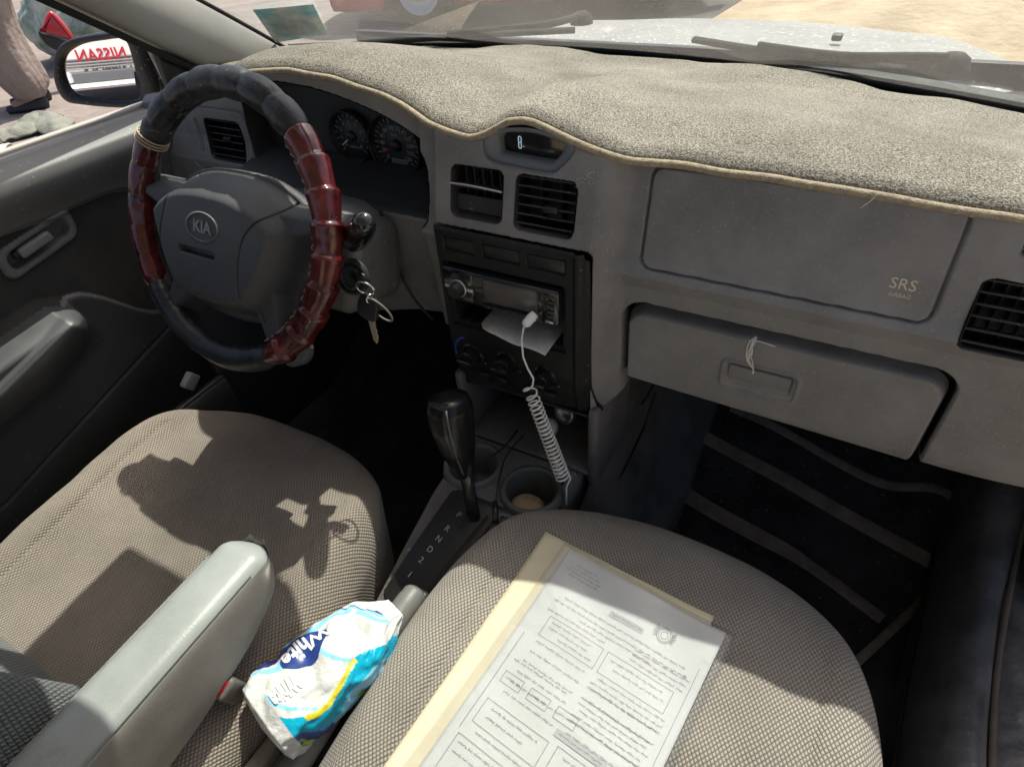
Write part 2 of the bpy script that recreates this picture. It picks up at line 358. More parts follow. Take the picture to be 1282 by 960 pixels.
# ------------------------------------------------------------------ dashboard shell
TX=[-.45,-.40,-.33,-.26,-.20,-.12,-.014,.06,.146,.225,.279,.296,.315,.333,.358,.382,.428,.473,.523,.637,.704,.766,.812,.95,1.12]
TZ=[.752,.756,.766,.782,.802,.828,.838,.833,.819,.800,.791,.794,.801,.808,.810,.806,.795,.787,.786,.783,.781,.778,.778,.772,.760]
def ztop(x): return np.interp(x,TX,TZ)
BZ=([-.45,.0,.125,.215,.224,.236,.26,.43,.452,.47,.50,.53,.82,.92,1.12],[.47,.455,.492,.505,.49,.425,.423,.437,.44,.455,.500,.503,.492,.489,.485])
def zbot(x): return np.interp(x,BZ[0],BZ[1])
def ybase(x,z):
    p=np.interp(z,[.40,.44,.50,.60,.645,.662,.68,.775,.86],[.180,.170,.155,.147,.141,.134,.143,.163,.170])
    p=np.where(x>.2,p,np.interp(z,[.5,.58,.66,.70,.86],[.185,.165,.163,.175,.178]))
    st=np.interp(z,[.40,.684,.70,.76,.86],[.124,.124,.1265,.142,.166])
    ws=sstep(x,.222,.236)*(1-sstep(x,.442,.482))
    y=p*(1-ws)+st*ws
    y=y+.075*sstep(x,-.06,-.32)*0
    y=y+.055*(1-sstep(x,-.20,-.12))+.05*sstep(x,.84,1.2)
    # soft bulge towards the top edge
    y=y+.018*sstep(ztop(x)-z,.010,-.006)
    return y
CLUS=smooth_poly([(-.04,.818),(.038,.813),(.125,.794),(.186,.769),(.207,.748),(.212,.72),(.211,.69),(.203,.6665),(.16,.6645),(.034,.664),(-.127,.664),(-.185,.672),(-.196,.73),(-.17,.782),(-.11,.812)],5)
CLOCK=smooth_poly([(.300,.786),(.302,.770),(.312,.763),(.345,.7605),(.383,.7595),(.396,.765),(.4145,.788),(.40,.7975),(.38,.8025),(.357,.805),(.333,.8025),(.312,.797)],4)
VC=[(.258,.330,.698,.757),(.346,.422,.696,.757)]
VR=[(.805,.895,.655,.722)]; VLf=(-.300,-.214,.666,.731)
def feat(x,z):
    d=np.zeros(x.shape); mi=np.zeros(x.shape,int)
    def rec(sd,depth,soft=.002):
        nonlocal d
        d=np.maximum(d,depth*(1-sstep(sd,-soft,0))) 
    s=sd_poly(x,z,CLUS); rec(s,.10,.0028); mi=np.where(s<.0006,1,mi)
    None
    s=sd_poly(x,z,CLOCK); rec(s,.030,.002)
    for v in VC+VR+[VLf]:
        s=sd_rrect(x,z,*v,.009); rec(s,.035,.0022); mi=np.where(s<-.0012,1,mi)
    for v in ((-.345,-.196,.648,.748,.014),): rec(np.abs(sd_rrect(x,z,*v))-.0016,.004,.0011)
    rec(sd_rrect(x,z,-.325,-.317,.672,.728,.003),.008,.0015)
    rec(np.abs(sd_rrect(x,z,.497,.779,.671,.777,.012))-.0019,.0075,.0011)     # passenger airbag seam
    s=sd_rrect(x,z,.478,.827,.44,.624,.03); rec(s,.035,.0025); mi=np.where(s<-.0005,1,mi)  # glove box gap: recess faces coloured black to paint in its shade
    s=sd_rrect(x,z,.822,.90,.742,.764,.006); rec(s,.02,.002)
    s=sd_rrect(x,z,.2285,.447,.30,.6855,.008); rec(s,.095,.002); mi=np.where(s<-.001,1,mi)
    # seam between lower driver panel and the stack
    rec(np.abs((x-.142)-(.225-.142)*np.clip((.665-z)/(.13),0,1)**1.6-.0)-.0006,.004,.0018)if False else None
    return d,mi
nx=1020; xs=np.linspace(-.45,1.10,nx); nt=250
ts=np.linspace(0,1,nt)
Xg=np.repeat(xs[:,None],nt,1); Zg=ztop(Xg)+(zbot(Xg)-ztop(Xg))*ts[None,:]
d,mi=feat(Xg,Zg); Yg=ybase(Xg,Zg)+d
P=np.stack([Xg,Yg,Zg],-1)
# rolls: top edge goes forward under the mat, bottom turns forward under the dash
tops=[]
for k,(dy,dz) in enumerate(((.20,-.07),(.12,-.035),(.05,-.008),(.015,-.001))): tops.append(np.stack([xs,Yg[:,0]+dy,Zg[:,0]+dz],-1)[:,None])
bots=[]
for dy,dz in ((.003,-.003),(.010,-.005),(.05,.005),(.25,.03)): bots.append(np.stack([xs,Yg[:,-1]+dy,Zg[:,-1]+dz],-1)[:,None])
P=np.concatenate(tops+[P]+bots,1); mi=np.pad(mi,((0,0),(4,4)))
dash=thing('dashboard','grey moulded plastic dashboard with air vents, glove box and black centre panel','dashboard',(.33,.2,.5))
shell=obj('panel',gridmesh(P,matf=mi,flip=True),[DASH,BLK],dash)
def yd(x,z): return float(ybase(np.array([x]),np.array([z]))[0])
def U0_(px,py,Y):
    v_=np.array([[rx.x,-ry.x,-rz.x],[rx.y,-ry.y,-rz.y],[rx.z,-ry.z,-rz.z]])@np.array([px-641,py-480,782.66]); return CW+Vector(v_)*((Y-CW.y)/v_[1])
# vents
def vent(x0,x1,z0,z1,n,knob=None,tilt=-25,broken=False,vert=7):
    y=yd((x0+x1)/2,(z0+z1)/2); ms=[]
    w=x1-x0
    for k in range(n):
        z=z0+(z1-z0)*(k+.5)/n
        if broken and k not in (3,): continue
        rt=Matrix.Rotation(R(tilt if not broken else 0),3,'X')
        yy=yd((x0+x1)/2,z)
        ms.append(box((0.5*(x0+x1),yy+.009,z),(w-.001,.011,.0022),.0007,1,rt))
    for k in range(1,vert):
        ms.append(box((x0+w*k/vert,y+.026,(z0+z1)/2),(.0018,.014,z1-z0-.002),0))
    ms.append(box(((x0+x1)/2,y+.034,(z0+z1)/2),(w,.002,z1-z0),0))
    o=obj('air_vent',join(*ms),BLKD,dash,angle=30)
    if broken:
        sub('lower_flap',box(((x0+x1)/2,y+.010,z0+.012),(w-.003,.004,.020),.001,1,Matrix.Rotation(R(-18),3,'X')),BLKD,o,angle=30)
    if knob: sub('vent_tab',box((knob[0],y+.003,knob[1]),(.017,.009,.007),.0015,2),BLK,o)
    return o
tag(vent(*VC[0],6,broken=True,vert=6),'air vent with most of its slats missing')
vent(*VC[1],6,knob=(.392,.7235),vert=3)
vent(*VLf,6,knob=(-.255,.700),vert=6)
vent(*VR[0],6,knob=(.872,.69),vert=8)
def liner(poly,depth,inset,m,name='recess_wall'):
    q=np.array(poly); c=q.mean(0); d_=np.roll(q,-1,0)-np.roll(q,1,0); n_=np.stack([-d_[:,1],d_[:,0]],-1); n_/=np.linalg.norm(n_,axis=1)[:,None]+1e-9
    if ((c-q)*n_).sum()<0: n_=-n_
    rows=[]
    for t_,ins in ((-.0005,inset*.15),(.003,inset),(depth*.5,inset*1.3),(depth,inset*1.6)):
        p=q+n_*ins; rows.append(np.stack([p[:,0],ybase(p[:,0],p[:,1])+t_,p[:,1]],-1))
    return obj(name,gridmesh(np.array(rows),closeV=True),m,dash)
liner(CLUS,.095,.0030,mat('cluster_wall',(.030,.031,.033),.6,bump=.2,bscale=600,bdist=.0005,var=.2))
for v in VC+VR+[VLf]: liner(rrect(*v,.009),.034,.0022,BLK)
# demister louvre
ms=[]
for k in range(7):
    x=.827+k*.0115; ms.append(box((x,yd(x,.753)+.007,.753),(.003,.012,.024),.0006,1,Matrix.Rotation(R(48),3,'Y')))
obj('demister_grille',join(*ms),GRY,dash,angle=30)
obj('column_trim_gap',tube(catmull([U0_(476,262,.158),U0_(487,300,.158),U0_(500,340,.160),U0_(520,376,.164),U0_(543,401,.166)],6),.0022,8),BLK,dash)
obj('worn_slat',tube(catmull([U0_(563,229,.126),U0_(590,233,.124),U0_(628,241,.126)],6),.0012,8),mat('worn_slat_metal',(.42,.42,.42),.35,metal=.6),dash)
# clock pod
bm=bmesh.new()
inner=smooth_poly([(.3195,.789),(.3185,.774),(.324,.7705),(.35,.769),(.380,.768),(.388,.772),(.397,.789),(.378,.7945),(.355,.797),(.333,.795)],4)
def ringplate(outer,inner,y0,y1):
    n=120
    def resample(p,n):
        p=np.array(p+[p[0]]); L=np.r_[0,np.cumsum(np.hypot(*np.diff(p,axis=0).T))]; s=np.linspace(0,L[-1],n,endpoint=False)
        q=np.stack([np.interp(s,L,p[:,0]),np.interp(s,L,p[:,1])],-1); c=q.mean(0); a=np.arctan2(q[:,1]-c[1],q[:,0]-c[0])
        return q,a
    qo,ao=resample(outer,n); qi,ai=resample(inner,n)
    # align by angle
    k=np.argmin(np.abs(ai-ao[0])); qi=np.roll(qi,-k,0)
    if np.sign(np.diff(ao)[1])!=np.sign(np.diff(np.roll(ai,-k))[1]): qi=qi[::-1]
    rows=[]
    for t,yo in ((0,.0),(.08,-.0018),(.85,.006),(1,.012),(1.0,.028)):
        q=qo*(1-t)+qi*t; rows.append(np.stack([q[:,0],np.full(n,y0+yo),q[:,1]],-1))
    return gridmesh(np.array(rows),closeV=True)
yc=yd(.355,.782)
clk=obj('clock_pod',ringplate(CLOCK,inner,yc+.004,0),DASHB,dash)
sub('clock_display',box((.357,yc+.022,.782),(.080,.004,.028),.001),GLS,clk)
def seg7(ch,x,z,h,wd,y):
    sg={'1':'bc','3':'abgcd','5':'afgcd','0':'abcdef','8':'abcdefg','2':'abged','4':'fgbc','6':'afgcde','7':'abc','9':'abcdfg'}[ch]
    pos={'a':(0,h/2,1),'g':(0,0,1),'d':(0,-h/2,1),'b':(wd/2,h/4,0),'c':(wd/2,-h/4,0),'f':(-wd/2,h/4,0),'e':(-wd/2,-h/4,0)}
    return [box((x+pos[s][0],y,z+pos[s][1]),((wd*.8 if pos[s][2] else .0009),.0006,(.0009 if pos[s][2] else h*.42)),0) for s in sg]
LCD=mat('lcd_digit',(.4,.5,.55),.5,emit=((.55,.75,.85),.35))
sub('clock_digits',join(*(seg7('8',.3385,.782,.013,.0035,yc+.0195)+[box((.3435,yc+.0195,.778),(.0008,.0006,.0008),0)])),LCD,clk,smooth=False)
# faint dried drip beside the vent
dm=[]
for k in range(46):
    a=random.gauss(0,.006); b=random.gauss(0,.0045); x=.432+a; z=.766+b+.2*a; dm.append(box((x,yd(x,z)-.0001,z),(.0012+random.random()*.001,.0006,.0006),0))
obj('dust_smudge',join(*dm),mat('dried_dust',(.42,.43,.43),.9),dash)
# airbag writing
M=FR((.748,yd(.748,.703)-.0002,.703),(1,0,0),(0,-1,.16)); tx=[text('SRS',.0150,.0002,M)]
M=FR((.748,yd(.748,.692)-.0002,.6925),(1,0,0),(0,-1,.16)); tx.append(text('AIRBAG',.0055,.0002,M))
obj('airbag_lettering',join(*tx),CRM,dash,smooth=False)
# glove box door
gx0,gx1,gz0,gz1=.4815,.8225,.4995,.6115
n1,n2=220,80
gx=np.linspace(gx0-.000,gx1,n1); gt=np.linspace(0,1,n2)
GX=np.repeat(gx[:,None],n2,1); GZ=gz1+(gz0-gz1)*gt[None]+0*GX
sd=sd_rrect(GX,GZ,gx0,gx1,gz0-.03,gz1,.028)
GY=ybase(GX,GZ)*1.0+.002+.022*sstep(sd,-.006,.001)
hs=sd_rrect(GX,GZ,.6075,.684,.533,.568,.006); GY+=.010*(1-sstep(hs,-.0035,0))*np.clip((.572-GZ)/.035,0.15,1)
hs2=sd_rrect(GX,GZ,.603,.6885,.528,.572,.009); GY-=.0025*(1-sstep(np.abs(hs2)-.0012,-.0012,.0015))
keep=sd<.0015
P=np.stack([GX,GY,GZ],-1)
bt=[np.stack([GX[:,-1],GY[:,-1]+a,GZ[:,-1]+b],-1)[:,None] for a,b in ((.004,-.003),(.012,-.004),(.08,.01))]
# squeeze corner columns onto the rounded outline instead of leaving square corners
for i in range(n1):
    xx=gx[i]; r=.028; dx=max(gx0+r-xx,xx-(gx1-r),0); dz=r-math.sqrt(max(0,r*r-dx*dx)); gzb=.5015-.0125*(xx-gx0)/(gx1-gx0); P[i,:,2]=gz1-dz+(gzb-gz1+dz)*gt
P[:,:,1]=ybase(P[:,:,0],P[:,:,2])-.002
sdp=sd_rrect(P[:,:,0],P[:,:,2],gx0,gx1,gz0-.03,gz1,.028); P[:,:,1]+=.020*sstep(sdp,-.007,.0005)
hs=sd_rrect(P[:,:,0],P[:,:,2],.6085,.682,.534,.567,.005); P[:,:,1]+=.009*(1-sstep(hs,-.004,0))*np.clip((P[:,:,2]-.532)/.030,0.12,1)
hs2=sd_rrect(P[:,:,0],P[:,:,2],.604,.687,.529,.5715,.008); P[:,:,1]-=.0028*(1-sstep(np.abs(hs2)-.0012,-.001,.0018))
bt=[P[:,-1:]+np.array([0,a,b]) for a,b in ((.004,-.003),(.012,-.004),(.08,.01))]
gb=obj('glove_box',gridmesh(np.concatenate([P]+bt,1),flip=True),DASH,dash)
sub('latch_handle',box((.645,yd(.645,.551)+.0015,.5535),(.070,.006,.022),.0022,3,Matrix.Rotation(R(8),3,'X')),DASH,gb)
# little white symbols on the right of the lid
# instrument cluster
ic=obj('instrument_cluster',join(box((.01,.270,.732),(.40,.004,.135),.001),
   mesh([(-.2,.176,.6655),(.208,.176,.6655),(.208,.262,.690),(-.2,.262,.690)],[(0,1,2,3)])),mat('cluster_dark',(.034,.036,.039),.5,bump=.2,bscale=600,bdist=.0005,var=.3),dash,smooth=False)
def gauge(cx,cz,r,n,needle,red=False,lab=None):
    y=.2635; ms=[]
    for k in range(n):
        a=R(225-270*k/(n-1)); L=.10 if k%2 else .17
        M=Matrix.Translation((cx+math.cos(a)*r*(.9-L/2),y-.003,cz+math.sin(a)*r*(.9-L/2)))@Matrix.Rotation(-a,4,'Y')
        me=box((0,0,0),(r*L,.0006,.0011),0); me.transform(M); ms.append(me)
        if k%2==0 and lab: ms.append(text(lab[(k//2)%len(lab)],r*.2,.0002,FR((cx+math.cos(a)*r*.58,y-.003,cz+math.sin(a)*r*.58),(1,0,0),(0,-1,0))))
    sub('gauge_face',lathe([(0,.0012),(r,.0012),(r,0)],40,FR((cx,y,cz),(1,0,0),(0,-1,0))),mat('gauge_face',(.05,.055,.057),.5),ic)
    g=lathe([(r*.0,0),(r,0),(r,.010),(r*1.05,.012),(r*1.08,.008),(r*1.08,0)],40,FR((cx,y,cz),(1,0,0),(0,-1,0)))
    o=sub('gauge',g,BLK,ic); 
    return ms,o
m1,_=gauge(-.005,.722,.036,17,0,lab='012345678'); m2,_=gauge(.078,.717,.044,23,0,lab=['0','20','40','60','80','100','120','140','160','180','200','220'])
m1+=[text('x1000r/min',.0045,.0002,FR((-.003,.2600,.706),(1,0,0),(0,-1,0))),text('km/h',.0055,.0002,FR((.078,.2600,.733),(1,0,0),(0,-1,0)))]
sub('gauge_markings',join(*m1,*m2),mat('gauge_print',(.34,.34,.33),.6),ic,smooth=False)
def needle(cx,cz,L,a,m):
    me=box((L/2,0,0),(L,.001,.0016),0); me.transform(Matrix.Translation((cx,.259,cz))@Matrix.Rotation(-a,4,'Y')); sub('needle',me,m,ic,smooth=False)
needle(-.005,.722,.026,R(215),WHT); needle(.078,.717,.032,R(205),REDL)
sub('needle_hub',lathe([(0,.006),(.006,.006),(.008,0)],20,FR((-.005,.261,.722),(1,0,0),(0,-1,0))),BLK,ic)
sub('needle_hub',lathe([(0,.006),(.007,.006),(.009,0)],20,FR((.078,.261,.717),(1,0,0),(0,-1,0))),BLK,ic)
sub('odometer_display',box((.080,.2605,.694),(.030,.001,.008),.0003),mat('lcd_pale',(.17,.17,.15),.4),ic)
# black centre panel (fascia)
FP=[(.2305,.6835),(.445,.6835),(.4455,.60),(.4465,.52),(.452,.475),(.462,.455),(.463,.447),(.455,.443),(.435,.442),(.35,.430),(.24,.422),(.2305,.43)]
nx2,nz2=330,360
fx=np.linspace(.2305,.4635,nx2); ft=np.linspace(0,1,nz2)
zl=np.interp(fx,[.2305,.24,.35,.435,.455,.4635],[.428,.422,.430,.441,.441,.446])
zh=np.interp(fx,[.2305,.437,.4455,.447,.450,.456,.4635],[.6835,.6835,.676,.56,.49,.463,.455])
FX=np.repeat(fx[:,None],nz2,1); FZ=zh[:,None]+(zl-zh)[:,None]*ft[None]
base=.1185+.010*sstep(FZ,.50,.43)*0
FY=np.full(FX.shape,.1185)+.012*(1-sstep(FZ,.425,.50)) 
edge=np.minimum(FX-.2305,.447-FX); FY+=.006*(1-sstep(edge,-.001,.006)); FY+=.004*(1-sstep(.6835-FZ,0,.004))
FY+=-.004*(1-sstep(np.abs(FX-.432)-.004,-.003,.003))   # raised bead down the right side
dp=np.zeros(FX.shape)
SW=[(.2455,.2915,.652,.673),(.303,.356,.652,.673),(.365,.4165,.6515,.6725)]
for v in SW: dp=np.maximum(dp,.004*(1-sstep(sd_rrect(FX,FZ,*v,.003),-.0015,0)))
dp=np.maximum(dp,.006*(1-sstep(sd_rrect(FX,FZ,.240,.4155,.537,.6375,.004),-.0015,0)))
dp=np.maximum(dp,.07*(1-sstep(sd_rrect(FX,FZ,.2465,.4095,.543,.5775,.003),-.0015,0)))
dp=np.maximum(dp,.012*(1-sstep(sd_rrect(FX,FZ,.244,.411,.5835,.634,.003),-.0015,0)))
FY+=dp
fas=obj('centre_panel',gridmesh(np.stack([FX,FY,FZ],-1),flip=True),mat('fascia_black',(.011,.012,.013),.5,spec=.3,bump=.3,bscale=600,bdist=.0005,var=.25,vscale=9,speck=((.10,.09,.08),160,.68)),dash)
for i,v in enumerate(SW):
    s=sub('blank_switch',box(((v[0]+v[1])/2,.1225,(v[2]+v[3])/2),(v[1]-v[0]-.003,.004,v[3]-v[2]-.003),.0015,3,Matrix.Rotation(R(4),3,'X')),mat('switch_black',(.012,.014,.017),.3),fas)
    sub2=None
def knobm(cx,cz,r):
    a=lathe([(0,.020),(r*.55,.020),(r*.60,.017),(r*.66,.004),(r*.9,.003),(r,.0)],36,FR((cx,.122,cz),(1,0,0),(0,-1,0)))
    b=box((cx,.099,cz),(r*1.1,.010,.0055),.0015,2)
    return join(a,b)
for cx,cz in ((.268,.493),(.324,.497),(.383,.491)): sub('climate_knob',knobm(cx,cz,.021),GLS,fas,angle=35)
ms=[]
for cx,cz in ((.268,.493),(.324,.497),(.383,.491)):
    for k in range(9):
        a=R(210-240*k/8); ms.append(box((cx+math.cos(a)*.0245,.1195,cz+math.sin(a)*.0245),(.0022,.0006,.0011),0))
sub('dial_marks',join(*ms),GRYP,fas,smooth=False)
bl=[(.268+.0275*math.cos(R(a)),.1185,.493+.0275*math.sin(R(a))) for a in range(110,200,8)]
sub('cold_mark',tube(bl,.0014,6),mat('blue_mark',(.02,.08,.5),.5),fas)
[sub('push_button',box((x,.1205,.459),(.016,.006,.008),.0015),BLK,fas) for x in (.285,.312,.36,.39)]
# air gap strip behind the lower right of the stack
# ------------------------------------------------------------------ car radio
rad=thing('car_stereo','black car stereo with silver ringed knob and wide display in the centre panel','car stereo',(.327,.12,.608))
obj('faceplate',join(box((.3275,.119,.6087),(.166,.018,.0485),.003,3),box((.268,.1125,.6087),(.046,.008,.045),.003,2),box((.397,.1125,.6087),(.020,.006,.044),.002,2)),GLS,rad,angle=35)
dsp=obj('display',box((.3445,.1105,.6125),(.076,.005,.031),.0015),mat('stereo_display',(.085,.078,.075),.3,coat=.2),rad,angle=35)
obj('display_bezel',join(box((.3445,.1118,.6125),(.081,.004,.036),.002),box((.345,.111,.5895),(.085,.006,.006),.001)),BLK,rad,angle=35)
obj('volume_knob',lathe([(0,.014),(.0085,.014),(.0095,.012),(.0105,.003),(.012,.0)],32,FR((.269,.1085,.608),(1,0,0),(0,-1,0))),BLK,rad,angle=40)
kr=[(.269+.0115*math.cos(a),.1065,.608+.0115*math.sin(a)) for a in np.linspace(0,2*PI,32,endpoint=False)]
obj('knob_ring',tube(kr,.0016,8,closed=True),mat('silver_trim',(.45,.46,.47),.3,metal=.8),rad)
for x in (.2525,.2865): obj('button',box((x,.1075,.608),(.0085,.003,.004),.001),mat('pale_button',(.5,.5,.47),.5),rad,angle=35)
for k in range(6): obj('button',box((.312+k*.0125,.1075,.5897),(.009,.003,.0035),.0008),BLKD,rad,angle=35)
for k in range(5): obj('button',box((.4005,.109,.626-k*.007),(.009,.003,.004),.0008),BLKD,rad,angle=35)
obj('usb_port',box((.399,.1085,.590),(.011,.003,.0035),.0006),mat('silver_trim',()),rad)
# paper in the slot below
pp=[(.285,.118,.552),(.2825,.104,.558),(.290,.094,.556),(.30,.088,.5515),(.335,.083,.546),(.375,.084,.5435),(.398,.09,.545),(.400,.118,.5475)]
P=np.zeros((30,24,3))
for i,u in enumerate(np.linspace(0,1,30)):
    for j,v in enumerate(np.linspace(0,1,24)):
        x=.292+.104*u; fr=np.interp(u,[0,.08,.2,.6,1],[.116,.106,.101,.096,.100]); y=fr+(.178-fr)*v
        z=.5555-.010*u+.008*v*(1-v)+.0015*math.sin(u*9)+.006*(1-v)*math.sin(u*3.1)-.002
        P[i,j]=(x,y,z)
me=gridmesh(P); o=obj('folded_paper',me,mat('worn_paper',(.60,.59,.57),.8,var=.1,vscale=60,bump=.3,bscale=80),None); m=o.modifiers.new('s','SOLIDIFY'); m.thickness=.0022
tag(o,'folded white paper sticking out of the open slot below the car stereo','paper')
# ------------------------------------------------------------------ dash mat
mx=np.linspace(-.44,1.10,300)
yed=np.array([min(yd(x_,float(ztop(x_))) for x_ in np.linspace(x-.02,x+.02,9)) for x in mx]); yed=np.convolve(np.pad(yed,7,mode='edge'),np.ones(15)/15,'valid')-.009; mt=np.linspace(0,1,110)
def yws(x): return .735-.36*(x-.14)**2
P=np.zeros((300,110,3))
for i,x in enumerate(mx):
    zt=float(ztop(x)); y0=float(yed[i])
    wob=.006*math.sin(x*17)+.004*math.sin(x*41+1)
    if x<-.20: y0=y0+ .55*max(0,(-.20-x))
    y1=yws(x)-.02+wob
    for j,s in enumerate(mt):
        y=y0+(y1-y0)*s; zf=.741
        z=zt+.005+.007*math.exp(-((x-.357)/.055)**2)*(1-s)**6+(zf-zt)*sstep(np.array(s),.05,1)*1.0
        z+= .010*math.sin(min(1,s*4)*PI/2)*(1-s)
        if s<.03: z-=.010*(1-s/.03)**2
        z+=.0022*mn.noise(Vector((x*6,y*9,0)))+.0015*mn.noise(Vector((x*22,y*18,3)))
        # two shallow ripples along the glass edge
        z+=.007*max(0,math.sin(x*13+.6))*max(0,s-.86)/.14
        P[i,j]=(x,y,z)
dm=thing('dashboard_mat','beige speckled carpet mat covering the whole top of the dashboard','dashboard mat',(.33,.4,.78))
o=obj('carpet',gridmesh(P),PILE,dm); m=o.modifiers.new('s','SOLIDIFY'); m.thickness=.004; m.offset=-1
obj('bound_edge',tube([Vector(P[i,0])+Vector((0,-.001,-.001)) for i in range(0,300,2)],.0042,10),BIND,dm)
obj('loose_thread',tube(catmull([(.704,.146,.786),(.700,.143,.779),(.694,.142,.772)],4),.0004,5),LACE,dm)
# thread on glove box
st=[]
for k in range(6):
    x0=.632+random.gauss(0,.0012); pts=[Vector((.634,.137,.618)),Vector((x0,.132,.612)),Vector((x0+random.gauss(0,.002),.1335,.597)),Vector((x0+random.gauss(0,.0015),.135,.585)),Vector((.6385,.1355,.5745)),Vector((.639+random.gauss(0,.001),.137,.568))]
    st.append(tube(catmull(pts,6),.0006,6))
st.append(tube(catmull([(.628,.134,.613),(.64,.130,.617),(.655,.132,.614)],6),.0006,6))
tag(obj('pull_string',join(*st),mat('white_thread',(.62,.60,.55),.8),None),'thin white string loop hanging over the glove box latch','string')
# ------------------------------------------------------------------ steering wheel
WC=Vector((-.004,.003,.692)); al=R(25); E1=Vector((1,0,0)); E2=Vector((0,math.sin(al),math.cos(al))); EN=Vector((0,-math.cos(al),math.sin(al)))
def WP(x,y,h=0): return WC+E1*x+E2*y+EN*h
sw=thing('steering_wheel','steering wheel in a laced black and red ribbed cover','steering wheel',WC)
RM=.1705
core=[WP(math.cos(a)*(RM-.004),math.sin(a)*(RM-.004),-.006) for a in np.linspace(0,2*PI,96,endpoint=False)]
obj('rim',tube(core,.0125,16,closed=True),HUB,sw)
def cover(a0,a1,nr,m,lab,fat,prof):
    nA=int((a1-a0)*1.6)+4; nB=28; P=np.zeros((nA,nB,3))
    for i in range(nA):
        s=i/(nA-1); a=R(a0+(a1-a0)*s); ph=(s*nr)%1
        sw_=prof(ph); cap_=min(1,min(s,1-s)*nA/2+.0)
        r=(.0163+fat*sw_)*(.86+.14*min(1,min(s,1-s)*18))
        for j in range(nB):
            b=2*PI*j/nB
            rr=r*(1+.035*mn.noise(Vector((math.cos(a)*9,math.sin(a)*9,j*.45)))+.025*mn.noise(Vector((a*16,math.cos(b)*1.8,math.sin(b)*1.8+7))))
            skew=.22*math.sin(b)/nr if nr>3 else 0
            aa=a+skew*.12
            P[i,j]=WP(math.cos(aa)*(RM+rr*math.cos(b)),math.sin(aa)*(RM+rr*math.cos(b)),rr*math.sin(b))
    o=obj('cover_section',gridmesh(P,closeV=True,flip=True),m,sw); tag(o,lab); return o
saw=lambda p:(p**1.4)*(1-max(0,(p-.86)/.14)**2)
hump=lambda p:math.sin(PI*p)**.6
cover(47,146,6.5,COVB,'black ribbed cover section',.0030,hump)
cover(-61,47.5,9,COVR,'glossy dark red cover section with raised ribs',.0046,saw)
cover(145.5,216,5,COVR,'glossy dark red cover section with lengthwise creases',.0012,hump)
cover(215.5,299.5,2,COVB,'smooth black cover section',.0012,hump)
# lacing on the inner side
def lacing(a0,a1,n):
    pts=[]
    for k in range(n*6+1):
        s=k/(n*6); a=R(a0+(a1-a0)*s); b=PI+.12*math.sin(s*n*2*PI); rr=.0195
        pts.append(WP(math.cos(a)*(RM+rr*math.cos(b)),math.sin(a)*(RM+rr*math.cos(b)),rr*math.sin(b)+.004))
    return tube(pts,.0007,6)
obj('lacing',lacing(-60,47,26),LACE,sw)
kn=[]
for ang in (146,147.5,149):
    a=R(ang); kn.append(tube([WP(math.cos(a)*(RM+.0195*math.cos(b)),math.sin(a)*(RM+.0195*math.cos(b)),.0195*math.sin(b)) for b in np.linspace(0,2*PI,20,endpoint=False)],.0012,6,closed=True))
obj('tie_band',join(*kn),LACE,sw)
# hub pad as height field in wheel plane
def hub_h(x,y):
    body=smooth_poly([(-.105,.044),(-.058,.064),(0,.069),(.058,.064),(.108,.044),(.134,.014),(.126,-.03),(.102,-.078),(.072,-.110),(0,-.120),(-.072,-.110),(-.100,-.078),(-.122,-.03),(-.132,.012)],5)
    return sd_poly(x,y,body)
def arm(x,y,p,q,w0,w1):
    p=np.array(p);q=np.array(q);v=q-p;t=np.clip(((x-p[0])*v[0]+(y-p[1])*v[1])/(v@v),0,1)
    return np.hypot(x-p[0]-t*v[0],y-p[1]-t*v[1])-(w0+(w1-w0)*t)
N=420; hx=np.linspace(-.175,.175,N); hy=np.linspace(-.175,.10,330)
HX,HY=np.meshgrid(hx,hy,indexing='ij')
sb=hub_h(HX,HY)
sp=np.minimum.reduce([arm(HX,HY,(-.09,.015),(-.168,.028),.030,.016),arm(HX,HY,(.09,.015),(.168,.028),.030,.016),arm(HX,HY,(-.07,-.07),(-.114,-.132),.034,.020),arm(HX,HY,(.07,-.07),(.098,-.140),.034,.022)])
H=-.020+.050*sstep(-sb,-.003,.035)
Hs=-.018+.024*sstep(-sp,-.002,.016)
H=np.maximum(H,Hs)
H+=.006*(1-(np.hypot(HX/.12,(HY+.01)/.1)).clip(0,1)**2)
# pad seams
def seam(c): return .004*(1-sstep(np.abs(c),.0004,.0019))
cl=sd_poly(HX,HY,smooth_poly([(-.060,.075),(.095,.075),(.098,.035),(.070,.0),(.060,-.035),(.060,-.075),(.070,-.12),(-.075,-.12),(-.086,-.06),(-.085,-.02),(-.070,.03)],5))
H-=seam(cl)*(sb<.0)
em=np.hypot(HX/.0285,HY/.0175)
H+=.0015*(1-sstep(np.abs(em-1)*.02,.0004,.0018))-.0008*(em<.93)
sl_=sd_rrect(HX+.25*(HY+.03)*0,HY+.22*HX*0,-.046,.020,-.036,-.029,.002); H-=.012*(1-sstep(sl_,-.001,.0015))
H+=.004*(1-sstep(np.abs(sd_rrect(HX,HY,-.075,.045,-.075,.022,.02))-.0,.0,.02))*0
None and vnoise(np.stack([HX[::4,::4],HY[::4,::4],0*HX[::4,::4]],-1),25,.0).repeat(4,0).repeat(4,1)[:N,:210]
inside=np.minimum(sb,sp)
Pp=WC.x+HX, 
P=np.array(WC)[None,None]+HX[...,None]*np.array(E1)+HY[...,None]*np.array(E2)+H[...,None]*np.array(EN)
me=gridmesh(P)
bm=bmesh.new(); bm.from_mesh(me); ins=inside.reshape(-1); bm.verts.ensure_lookup_table()
bmesh.ops.delete(bm,geom=[v for v in bm.verts if ins[v.index]>.0022],context='VERTS')
